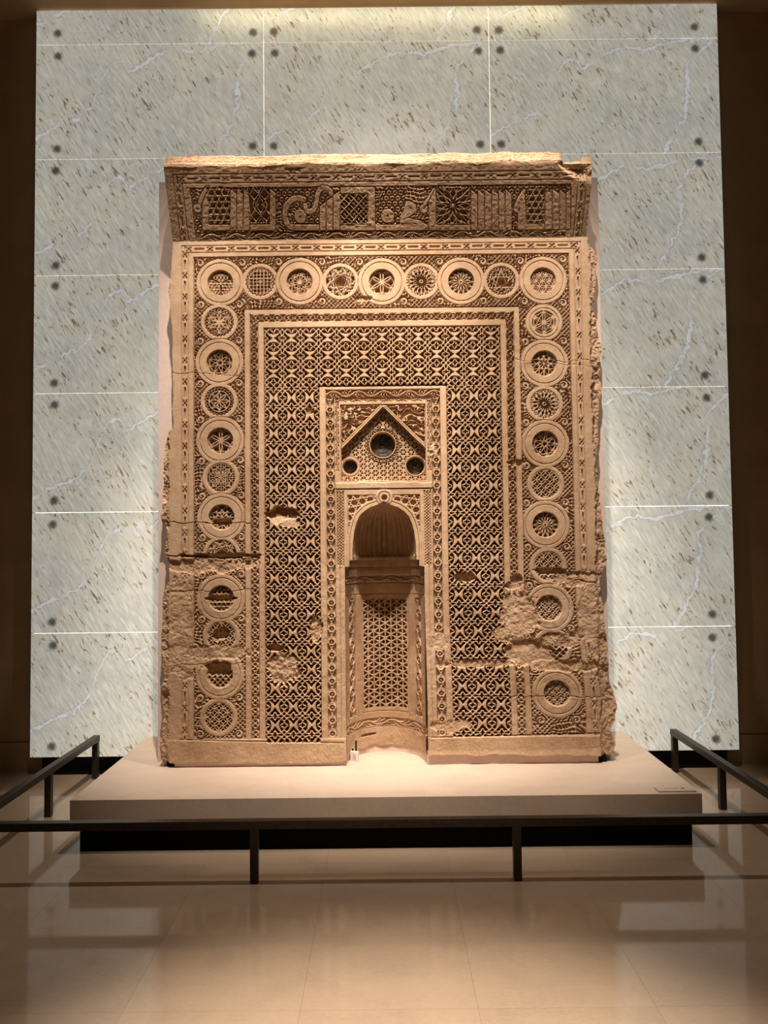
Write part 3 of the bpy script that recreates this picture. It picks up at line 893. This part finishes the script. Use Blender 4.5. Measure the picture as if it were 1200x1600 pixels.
zb = np.interp(xs, [-1.35, -1.28, -1.2, -.9, -.6, -.3, -.24, .24, .27, .5, .9, 1.25, 1.35], [.325, .31, .296, .296, .288, .288, .30, .33, .335, .328, .322, .318, .325])
zb = zb+fbm(xs, xs*0+5, 9, 251, 4)*.030
KEEP &= Z > zb[None, :]

# ---------- turn a relief grid into one mesh per part
def relief(H, L, KEEP, pos, back=None):
    """pos(ij arrays) -> world xyz of every vertex; back = world Y of the rim skirt"""
    nz, nx = H.shape
    V = pos()                                       # (nz,nx,3)
    ck = KEEP[:-1, :-1] & KEEP[1:, :-1] & KEEP[:-1, 1:] & KEEP[1:, 1:]
    cl = L[:-1, :-1]
    idx = np.arange(nz*nx).reshape(nz, nx)
    quads = np.stack([idx[:-1, :-1], idx[:-1, 1:], idx[1:, 1:], idx[1:, :-1]], -1)
    walls = {}
    if back is not None:
        pad = np.pad(ck, 1)
        for dy, dx, a, b in ((0, -1, (1, 0), (0, 0)), (0, 1, (0, 1), (1, 1)), (-1, 0, (0, 0), (0, 1)), (1, 0, (1, 1), (1, 0))):
            nb = pad[1+dy:1+dy+nz-1, 1+dx:1+dx+nx-1]
            jj, ii = np.nonzero(ck & ~nb)
            # leave the outer limit of the grid open at its top row
            for lab in np.unique(cl[jj, ii]):
                k = cl[jj, ii] == lab
                va = idx[jj[k]+a[0], ii[k]+a[1]]; vb = idx[jj[k]+b[0], ii[k]+b[1]]
                walls.setdefault(int(lab), []).append(np.stack([va, vb], -1))
    Vf = V.reshape(-1, 3)
    out = {}
    for lab in np.unique(cl[ck]):
        q = quads[ck & (cl == lab)]
        uq, inv = np.unique(q, return_inverse=True)
        vv = Vf[uq]; fq = inv.reshape(-1, 4)
        if int(lab) in walls:
            w = np.concatenate(walls[int(lab)])
            A = Vf[w[:, 0]]; B = Vf[w[:, 1]]
            A2 = A.copy(); B2 = B.copy(); A2[:, 1] = back; B2[:, 1] = back
            n0 = len(vv); n = len(A)
            vv = np.concatenate([vv, A, B, B2, A2]); i = np.arange(n)
            fq = np.concatenate([fq, np.stack([n0+i, n0+n+i, n0+2*n+i, n0+3*n+i], -1)])
        out[int(lab)] = (vv, fq)
    return out
TRI = [0]
def np_mesh(name, vv, fq, mat, smooth=False):
    me = bpy.data.meshes.new(name)
    me.vertices.add(len(vv)); me.vertices.foreach_set('co', np.ascontiguousarray(vv, dtype=np.float32).ravel())
    n = len(fq)
    me.loops.add(n*4); me.loops.foreach_set('vertex_index', np.ascontiguousarray(fq, dtype=np.int32).ravel())
    me.polygons.add(n); me.polygons.foreach_set('loop_start', np.arange(0, n*4, 4, dtype=np.int32))
    if smooth: me.polygons.foreach_set('use_smooth', np.ones(n, bool))
    else:
        me.polygons.foreach_set('use_smooth', np.zeros(n, bool))
    me.update(calc_edges=True); me.validate()
    me.materials.append(mat)
    TRI[0] += 2*n
    return me
OBJ = {}
def emit(parts, smooth=False):
    for lab in sorted(parts, key=lambda k: (PARTS[k][1] is not None, k)):
        vv, fq = parts[lab]; name, par = PARTS[lab]
        me = np_mesh(name, vv-np.array([0, YF, ZP]), fq, STUCCO, smooth)
        o = bpy.data.objects.new(name, me); col.objects.link(o)
        o.parent = OBJ.get(par, mih) if par is not None else mih
        OBJ[lab] = o
emit(relief(H, L, KEEP, lambda: np.stack([Xw, YF-H, Z], -1), YB))

# ---------- glass bullseyes in the gable
for (cx, cz, rg, ro_) in WIN:
    n, rings = 40, []
    prof = [(0, -.004), (.10, -.004), (.14, .003), (.30, -.001), (.36, .004), (.44, .0), (.60, .002), (.66, .005), (.74, .001), (.92, .002), (1.0, .006), (1.03, .02)]
    vs_, fs_ = [], []
    for (fr, dy) in prof:
        for k in range(n):
            a = 2*pi*k/n; r = fr*(rg-.004)+(.0005 if fr == 0 else 0)
            vs_.append((r*math.cos(a), dy+.0015*math.sin(3*a+fr*9), r*math.sin(a)))
    for j in range(len(prof)-1):
        for k in range(n):
            fs_.append((j*n+k, j*n+(k+1) % n, (j+1)*n+(k+1) % n, (j+1)*n+k))
    fs_.append(tuple(range(n-1, -1, -1)))
    o = mesh_obj('glass_bullseye', vs_, fs_, GLASS, mih, (cx, .085, cz-ZP), True)
    o['label'] = 'dark old bullseye glass disc'
# dark lining behind the glass
box('window_lining', (-.262, .10, 1.95-ZP), (.262, .118, 2.38-ZP), BLACK, mih)

# ---------- niche interior: semi-elliptical, with cornice, lattice, borders and fluted hood
PARTS.append(('niche_wall', None)); NW = len(PARTS)-1
def sub(n, p=None): PARTS.append((n, p)); return len(PARTS)-1
nphi, hz = 300, .0034
z0n, z1n = ZP+.025, 1.487
zn = np.arange(z0n, z1n, hz)
phi = np.linspace(-pi/2, pi/2, nphi)
PH, ZN = np.meshgrid(phi, zn)
S = PH/(pi/2)*.40                                   # arc coordinate, about -0.40 .. 0.40 m
Hn = np.zeros_like(S); Ln = np.full(S.shape, NW, np.int16)
def nset(m, h, lab):
    global Hn, Ln
    Hn = np.where(m, h, Hn); Ln = np.where(m, lab, Ln)
lp = sub('niche_lattice')
def hexlat(s, z, p, w):
    d = 1e9
    for k in range(3):
        a = k*pi/3
        d = np.minimum(d, fold((s*math.cos(a)+z*math.sin(a))/p)*p-w)
    return d
dd = hexlat(S, ZN, .0400, .0052)
nset((np.abs(S) < .158) & (ZN > .545) & (ZN < 1.215), -.026*(1-sol(dd)), lp)
for sg in (-1, 1):
    lbn = sub('niche_vine_border')
    c = sg*.262
    nset((np.abs(S-c) < .034) & (ZN > .52) & (ZN < 1.23), -.012*(1-sol(drop_strip(ZN, S-c, .095, .032))), lbn)
nset((ZN > .432) & (ZN < .474), -.010*(1-sol(vine_strip(S, ZN-.453, .18, .020))), sub('niche_base_band'))
nset((ZN > 1.322) & (ZN < 1.362), .012-.010*(1-sol(vine_strip(S, ZN-1.342, .20, .019))), sub('niche_cornice_band'))
lcor = sub('niche_cornice')
nset((ZN >= 1.362) & (ZN < 1.424), .018+.006*np.sin((ZN-1.362)/.062*pi), lcor)
nset((ZN >= 1.424) & (ZN < 1.462), .036+0*S, lcor)
nset((ZN >= 1.462), .050+.006*np.abs(np.sin(PH*17)), lcor)
for zz in (.478, .428, 1.318, 1.365, 1.25): Hn -= .007*sol(np.abs(ZN-zz)-.002)
for ss in (.168, .222, .300): Hn -= .006*sol(np.abs(np.abs(S)-ss)-.002)*((ZN > .478) & (ZN < 1.25))
Hn -= .006*sol(np.abs(ZN-.522)-.002)*(np.abs(S) < .168)
nn = fbm(S, ZN, 20, 301, 4); n3 = fbm(S, ZN, 70, 321, 3); nL = fbm(S, ZN, 5, 341, 3)
Hn += nL*.006+n3*.003+nn*.006*sst(1.2, .6, ZN)
Hn -= .02*sst(.95, .7, np.hypot((S+.12)/.06, (ZN-.385)/.012)+nn)
foot = .30+.012+fbm(S, S*0+2, 14, 361, 3)*.03
KN = ZN > foot
def npos():
    r = Hn
    a = NA-r*np.abs(np.sin(PH))**.5*1.0; b = NB_-r
    return np.stack([a*np.sin(PH), YF+b*np.cos(PH)+.004, ZN], -1)
emit(relief(Hn, Ln, KN, npos))
# mount strip below the niche wall
vs_, fs_ = [], []
for k, a in enumerate(np.linspace(-pi/2, pi/2, 40)):
    for zz in (0, .060): vs_.append(((NA+.006)*math.sin(a), YF+.012+(NB_+.002)*math.cos(a)-YF, zz))
    if k: fs_.append((2*k-2, 2*k, 2*k+1, 2*k-1))
mesh_obj('niche_foot', vs_, fs_, BOARD, board, (0, 0, 0), True)

# fluted conch
lco = sub('fluted_conch')
tz = np.linspace(0, 1, 90); ph2 = np.linspace(-pi/2, pi/2, 420)
PH2, TZ = np.meshgrid(ph2, tz)
ZC = 1.470+(1.8025-1.470)*TZ
wz = np.interp(ZC, np.r_[1.46, KZ], np.r_[.186, KW])
nfl = 17
# flutes are hollow between thin arrises and end in small round feet
ff = np.abs(np.sin(PH2*nfl+pi/2))
hol = .026*np.sqrt(np.clip(ff, 0, 1))*np.clip(wz/.185, 0, 1)*sst(.02, .07, TZ)
bz = .235*np.clip(wz/.185, 0, 1)**.8+.004
hol2 = np.where(np.abs(PH2) > 1.45, 0, hol)
XC = wz*np.sin(PH2); YC = YF+.004+bz*np.cos(PH2)+hol2*np.cos(PH2)
XC = XC+np.where(np.abs(PH2) > 1.45, 0, hol*np.sin(PH2)*.3)
emit(relief(TZ*0, np.full(TZ.shape, lco, np.int16), np.ones(TZ.shape, bool), lambda: np.stack([XC, YC, ZC], -1)))

# ================================================================== inscribed hood
F0 = np.array([YF-.002, 3.383]); F1 = np.array([4.335, 3.728])
FD = (F1-F0); FL = float(np.hypot(*FD)); FD = FD/FL; FN = np.array([-FD[1], FD[0]])   # outward: forward and down
if FN[0] > 0: FN = -FN
def fz(px, py):
    d = ray(px, py); n3_ = FN
    t = (F0[0]*n3_[0]+(F0[1]-CAMH)*n3_[1])/(d[1]*n3_[0]+d[2]*n3_[1])
    p = np.array([d[1]*t, CAMH+d[2]*t]); return (d[0]*t, float((p-F0)@FD))
PF = .0027
HXL, HXR = -1.246, 1.226
xs_face, zs_face = xs, zs
xs = np.arange(HXL, HXR+PF, PF); zs = np.arange(0, FL+PF, PF)
X, Z = np.meshgrid(xs, zs); H = np.zeros_like(X); KEEP = np.ones(X.shape, bool)
hood = sub('inscribed_hood'); L = np.full(X.shape, hood, np.int16)
# bead border of the hood
hb = sub('hood_bead_border')
xa = fz(277, 320)[0]; xb = fz(289, 320)[0]; va = fz(600, 269)[1]; vb = fz(600, 281)[1]
XO, XI = 1.196, 1.155
VO, VI = va-.004, vb-.004
for sg in (-1, 1):
    c = sg*(XO+XI)/2
    carve(c-.0175, c+.0175, 0, VO, lambda x, z: bead_strip(z-.05, x-c, .118), .012, hb)
carve(-XI-.017, XI+.017, VI, VO, lambda x, z: bead_strip(x, z-(VO+VI)/2, .128), .012, hb)
groove_rect(-XO-.003, XO+.003, 0, VO+.003, .0025, .008, bottom=False)
groove_rect(-XI+.004, XI-.004, 0, VI-.003, .0025, .008, bottom=False)
# scroll strip at the bottom
hs = sub('hood_vine_border')
v1 = fz(600, 361)[1]
TXI = 1.105
carve(-TXI, TXI, .004, v1, lambda x, z: vine_strip(x, z-v1/2, .150, v1*.46), .016, hs)
groove_line(-TXI, v1, TXI, v1, .002, .010)
# inscription ground
vt = fz(600, 291)[1]
lgk = sub('inscription_ground')
def kground(x, z):
    n = fbm(x, z, 12, 401, 2)
    d = np.abs(np.sin(x*170+n*14)*np.cos(z*170-n*12))*.0100-.0038
    r = np.hypot(((x/.034+.5*np.floor(z/.030)) % 1-.5)*.034, ((z/.030) % 1-.5)*.030)
    ring = np.abs(r-.0095)-.0028
    return np.where(vnoise(x, z, 9, 421) > .45, ring, d)
carve(-TXI, TXI, v1+.003, vt, kground, .016, lgk)
groove_rect(-TXI-.002, TXI+.002, 0, vt, .0022, .010, bottom=False)
def F(pts): return [fz(*p) for p in pts]
def infill(px0, py0, px1, py1, fn, nm='lattice_infill'):
    a = fz(px0, py1); b = fz(px1, py0); lab = sub(nm)
    cx, cz = (a[0]+b[0])/2, (a[1]+b[1])/2
    carve(a[0], b[0], a[1], b[1], lambda x, z: np.minimum(fn(x-cx, z-cz), -sdrect(x, z, a[0]+.003, b[0]-.003, a[1]+.003, b[1]-.003)), .028, lab)
def letter(shapes, holes=(), grooves=()):
    """flat raised letter made of polygons / strokes / discs given as drawn points"""
    lab = sub('kufic_letter'); D = np.full(X.shape, 1e9)
    for sh in shapes:
        if sh[0] == 'p': pts = F(sh[1]); rr = 0.01
        elif sh[0] == 's': pts = F(sh[1]); rr = sh[2]*.0037+.005
        else: pts = F([sh[1]]); rr = sh[2]*.0037+.005
        x0 = min(p[0] for p in pts)-rr; x1 = max(p[0] for p in pts)+rr; z0 = min(p[1] for p in pts)-rr; z1 = max(p[1] for p in pts)+rr
        s = win(x0, x1, z0, z1); x, z = X[s], Z[s]
        if sh[0] == 'p': d = sdpoly(x, z, pts)
        elif sh[0] == 's': d = polyline(x, z, pts)-sh[2]*.0037
        else: d = np.hypot(x-pts[0][0], z-pts[0][1])-sh[2]*.0037
        D[s] = np.minimum(D[s], d)
    for (hx, hy, hr) in holes:
        c = fz(hx, hy); D = np.maximum(D, hr*.0037-np.hypot(X-c[0], Z-c[1]))
    m = D < .0035
    edge = .012*sol(np.abs(D-.0018)-.0022, .9)
    H[:] = np.where(m, np.where(D < 0, 0, -.012), H)
    H[:] = np.where(m, -.012*(1-sol(D+.0005)), H)
    for g_ in grooves:
        pts = F(g_); H[:] -= .009*sol(polyline(X, Z, pts)-.0018)
    L[m & (D < .0015)] = lab
def stem(x0, x1, yt, yb=360, slant=8): return ('p', [(x0+.4, yt), (x1-.4, yt+slant), (x1-.4, yb), (x0+.4, yb)])
def st8(x, z):
    d = 1e9
    for k in range(3):
        a = k*pi/3+pi/6; d = np.minimum(d, fold((x*math.cos(a)+z*math.sin(a))/.034+.5)*.034-.0038)
    return d
letter([('p', [(315, 318), (325.5, 291), (326, 360), (316, 360)]), ('s', [(324, 293), (318, 302), (311, 319)], 3.2), ('c', (308.5, 325.5), 6.6), ('p', [(317, 351), (359, 351), (359, 360), (317, 360)])], [(308.5, 326.5, 1.2)], [[(314, 325), (322, 301)], [(315.5, 359), (315.5, 320)]])
infill(327.5, 291, 358.5, 349.5, st8)
letter([stem(359.5, 370, 295.5)]); letter([stem(370, 380, 295.5)]); letter([stem(380, 390.5, 295.5)])
def palm(x, z):
    per = .118; u = ((z/per+.5) % 1-.5)*per; a = np.abs(x)
    d = np.abs(a-.040*np.cos(u/per*pi)**1.0)*.8-.0032
    d = np.minimum(d, np.abs(a-.020*np.clip(np.cos(u/per*pi*1.25), 0, 1))*.8-.003)
    d = np.minimum(d, np.hypot(a-.013, u)-.006)
    return np.minimum(d, np.abs(a-.056+.03*np.cos(u/per*pi))*.7-.0028)
infill(391.5, 291, 421.5, 348.5, palm, 'palmette_infill')
letter([stem(421.5, 431.5, 294), ('p', [(391, 350.5), (431, 350.5), (431, 360), (391, 360)])])
letter([('s', [(474, 312), (469, 309.5), (462.5, 309.5), (455, 312.5), (449, 319), (445.5, 328), (445, 339), (447.5, 348), (453, 354.5), (462, 355.3), (500, 355.3)], 4.3), ('p', [(462, 350.8), (501, 350.8), (501, 360), (455, 360)])])
letter([('c', (469.3, 338), 10.0)], [(469.3, 338, 1.3)])
letter([('s', [(517.7, 304), (515.5, 297.5), (511, 294), (505, 293.3), (499.5, 296), (496, 303), (495, 313), (493.5, 322), (489.4, 329), (482.5, 331), (478, 328), (476.7, 321)], 3.7)])
letter([('p', [(499.5, 323.5), (509.3, 315.5), (509.3, 360), (499.5, 360)])]); letter([('p', [(510, 315), (520, 306.5), (520, 360), (510, 360)])]); letter([('p', [(520.8, 306), (531, 297.5), (531, 360), (520.8, 360)])])
letter([('p', [(531.8, 292), (586, 292), (586, 360), (531.8, 360), (531.8, 350.5), (575, 350.5), (575, 302), (531.8, 302)])])
infill(532, 302.5, 574.5, 350, lambda x, z: np.minimum(grid45(x, z, .040, .0034), np.maximum(grid45(x+.0, z+.0283, .0200, .0024), .008-fold((x+z)/math.sqrt(2)/.04)*.04)))
letter([('c', (605.7, 337.5), 10.6)], [(605.7, 337.5, 1.4)])
letter([('p', [(586.5, 351), (625, 351), (625, 360), (586.5, 360)]), ('p', [(634, 313), (643, 314), (650, 320), (651, 330), (644, 336), (636, 340), (655, 344), (669, 352), (669, 360), (625, 360), (625, 338), (631, 330)])], [(641.5, 325, 1.2)], [[(619, 349), (650, 349)]])
letter([('s', [(679, 297), (671, 309), (664, 319)], 3.0), ('c', (662, 326.5), 6.6)], [(662.5, 325.5, 1.2)], [[(664, 325), (676, 303)]])
letter([('p', [(669.8, 315), (681, 294), (681, 351), (735, 351), (735, 360), (669.8, 360)])])
infill(681.8, 292.5, 734, 350, lambda x, z: np.minimum(np.minimum(petals(x, z, 12, .068, .0085, pi/12)-.0030, petals(x, z, 12, .112, .0175, 0)-.0030), np.where(np.hypot(x, z) > .075, petals(x, z, 12, .15, .026, pi/12)-.003, 1)), 'rosette_infill')
sx = [735.5, 746.3, 757, 768, 778.8, 789.2, 799.8]
for a, b in zip(sx[:-1], sx[1:]): letter([stem(a, b, 296, 359.5)], (), ([[((a+b)/2-2, 350), ((a+b)/2+5, 341)]] if a == 768 else ()))
letter([('p', [(809, 322), (820, 296), (822, 349.5), (851, 349.5), (851, 359), (809, 359)]), ('s', [(819, 298), (811, 311), (805.5, 323)], 2.6), ('c', (808, 327), 5)], [(811, 327, 1.2)])
infill(822.5, 291.5, 850.5, 349, st8)
sx = [851.5, 863, 874.3, 884.5, 893.5]
for k, (a, b) in enumerate(zip(sx[:-1], sx[1:])):
    letter([stem(a, b-(1.5 if k == 3 else 0), 296 if k < 3 else 302, 358.5, 7 if k < 3 else -7)])
nB = fbm(X, Z, 18, 441, 4); nC = fbm(X, Z, 70, 461, 3)
H += nC*.0028+nB*.002
s = win(-.03+fz(462, 268)[0]-.03, fz(462, 268)[0]+.09, FL-.03, FL); H[s] -= .012*sst(.0, .12, nB[s])
# broken upper right corner
cr = fz(880, 262)
mcr = sst(-.015, .012, (X-cr[0])*.75+(Z-FL+.012)-.035*0+nB*.03) * sst(FL-.085, FL-.03, Z+(X-1.12)*.25)
H -= mcr*(.030+nB*.04)
HY, HZc = None, None
def hpos():
    return np.stack([X, F0[0]+Z*FD[0]+H*FN[0], F0[1]+Z*FD[1]+H*FN[1]], -1)
emit(relief(H, L, KEEP, hpos))
# upper moulding of the hood, its ends and top
lm2 = sub('top_moulding')
xm = np.arange(HXL, HXR+.004, .004)
edge = hpos()[-1]                                    # follows the upper edge of the inscribed face
ey = np.interp(xm, xs, edge[:, 1]); ez = np.interp(xm, xs, edge[:, 2])
prof = [(0, 0), (-.006, .010), (-.006, .022), (.004, .034), (.020, .042), (.026, .058), (.034, .066), (.040, .085), (.056, .100), (.10, .106), (.20, .108), (.325, .108), (.325, .0)]
pn = len(prof); XM = np.repeat(xm[None, :], 7*(pn-1)+1, 0)
tt = np.linspace(0, pn-1, 7*(pn-1)+1)
py_ = np.interp(tt, range(pn), [p[0] for p in prof])[:, None]; pz_ = np.interp(tt, range(pn), [p[1] for p in prof])[:, None]
YM = ey[None, :]*np.clip(1-tt[:, None]/3, 0, 1)+4.335*(1-np.clip(1-tt[:, None]/3, 0, 1))+py_
ZM = ez[None, :]*np.clip(1-tt[:, None]/3, 0, 1)+3.728*(1-np.clip(1-tt[:, None]/3, 0, 1))+pz_
nm = fbm(XM, YM*2+ZM*3, 12, 501, 4); nm2 = fbm(XM, YM*2+ZM*3, 60, 521, 3); nlow = fbm(XM, XM*0+1, 5, 541, 3)
act = np.clip(tt[:, None]/1.0, 0, 1)*np.clip((pn-1-tt[:, None])/2, 0, 1)
YM = YM-(nm*.012+nm2*.006)*act; ZM = ZM+(nm*.014+nm2*.008+nlow*.02)*act
# right end broken away lower
brk_ = sst(1.035, 1.06, XM+nm*.04)
YM = np.where(brk_ > 0, YM*(1-brk_)+np.maximum(YM, ey[None, :]+.004*tt[:, None])*brk_, YM)
capz = ez[None, :]+.004*np.clip(tt[:, None], 0, 3)+(YM-ey[None, :])*.28+nm*.02+nm2*.012+.03*sst(1.165, 1.18, XM)*np.clip(tt[:, None]/4, 0, 1)
ZM = ZM*(1-brk_)+np.minimum(ZM, capz)*brk_
emit(relief(XM*0, np.full(XM.shape, lm2, np.int16), np.ones(XM.shape, bool), lambda: np.stack([XM, YM, ZM], -1)))
le = 'hood_end'
for col_, side in ((0, -1), (-1, 1)):
    pf = [(YM[k, col_], ZM[k, col_]) for k in range(0, XM.shape[0], 3)]
    xx = XM[0, col_]
    he = hpos()[:, 0 if col_ == 0 else -1]
    loop = [(xx, float(p[1]), float(p[2])) for p in he[::6]]+[(xx, a, b) for a, b in pf]+[(xx, YB, 3.38)]
    vs_ = [(x, y-YF, z-ZP) for x, y, z in loop]
    mesh_obj('hood_end', vs_, [tuple(range(len(vs_)))] if side < 0 else [tuple(range(len(vs_)-1, -1, -1))], STUCCO, mih)
# loose crumbs of old plaster left on the top edge
def lump(name, c, r, seed):
    rr = random.Random(seed); bm = bmesh.new(); bmesh.ops.create_icosphere(bm, subdivisions=2, radius=1)
    for v in bm.verts:
        k = .75+.5*rr.random(); v.co = Vector((v.co.x*r[0]*k, v.co.y*r[1]*k, v.co.z*r[2]*k))
    me = bpy.data.meshes.new(name); bm.to_mesh(me); bm.free(); me.materials.append(STUCCO)
    o = bpy.data.objects.new(name, me); col.objects.link(o); o.parent = mih
    o.location = (c[0], c[1]-YF, c[2]-ZP)
for k, (px, py, w, h_) in enumerate([(301, 244, 15, 2), (373, 246, 5, 2), (530, 244, 7, 3), (630, 246, 14, 2.5), (711, 245.5, 5, 5), (745, 247, 9, 2.5), (809, 248, 6, 5), (850, 249, 8, 5), (868, 251, 4, 3), (921, 260, 8, 8)]):
    x_, z_ = atY(px, py, 4.42); lump('plaster_fragment', (x_, 4.42, z_-.006), (w*.0037*.55+.004, .016, h_*.0037*.6+.005), k)

# ================================================================== small things on the platform
sn = empty('sensor', (-0.190, 4.640, ZP)); tag(sn, 'small white wireless sensor box with black antenna inside the niche foot', 'sensor')
sn.rotation_euler = (0, 0, math.radians(-28))
box('housing', (-.024, -.012, 0), (.024, .012, .058), WHITEP, sn, .003)
box('face_plate', (-.006, -.0135, .012), (.018, -.012, .046), mat_plain('grey_plastic', (.55, .52, .47), .5), sn, .001)
def cyl(name, r, h_, mat, parent, loc, n=14):
    vs_ = [(r*math.cos(2*pi*k/n), r*math.sin(2*pi*k/n), z) for z in (0, h_) for k in range(n)]
    fs_ = [(k, (k+1) % n, n+(k+1) % n, n+k) for k in range(n)]+[tuple(range(n-1, -1, -1)), tuple(range(n, 2*n))]
    return mesh_obj(name, vs_, fs_, mat, parent, loc)
cyl('antenna', .0048, .062, BLACK, sn, (.010, 0, .057))
cyl('connector', .0058, .012, BLACK, sn, (-.012, 0, .057))

pq = empty('label_plate', (1.487, 4.030, ZP)); tag(pq, 'small flat stone-coloured caption plate on the right front corner of the platform', 'label')
box('plate', (-.097, -.032, 0), (.097, .032, .007), PLATSTONE, pq, .0008)
box('caption_line', (-.05, .004, .007), (.02, .012, .0073), GREYP, pq)
box('caption_mark', (.035, .002, .007), (.05, .014, .0074), BLACK, pq)
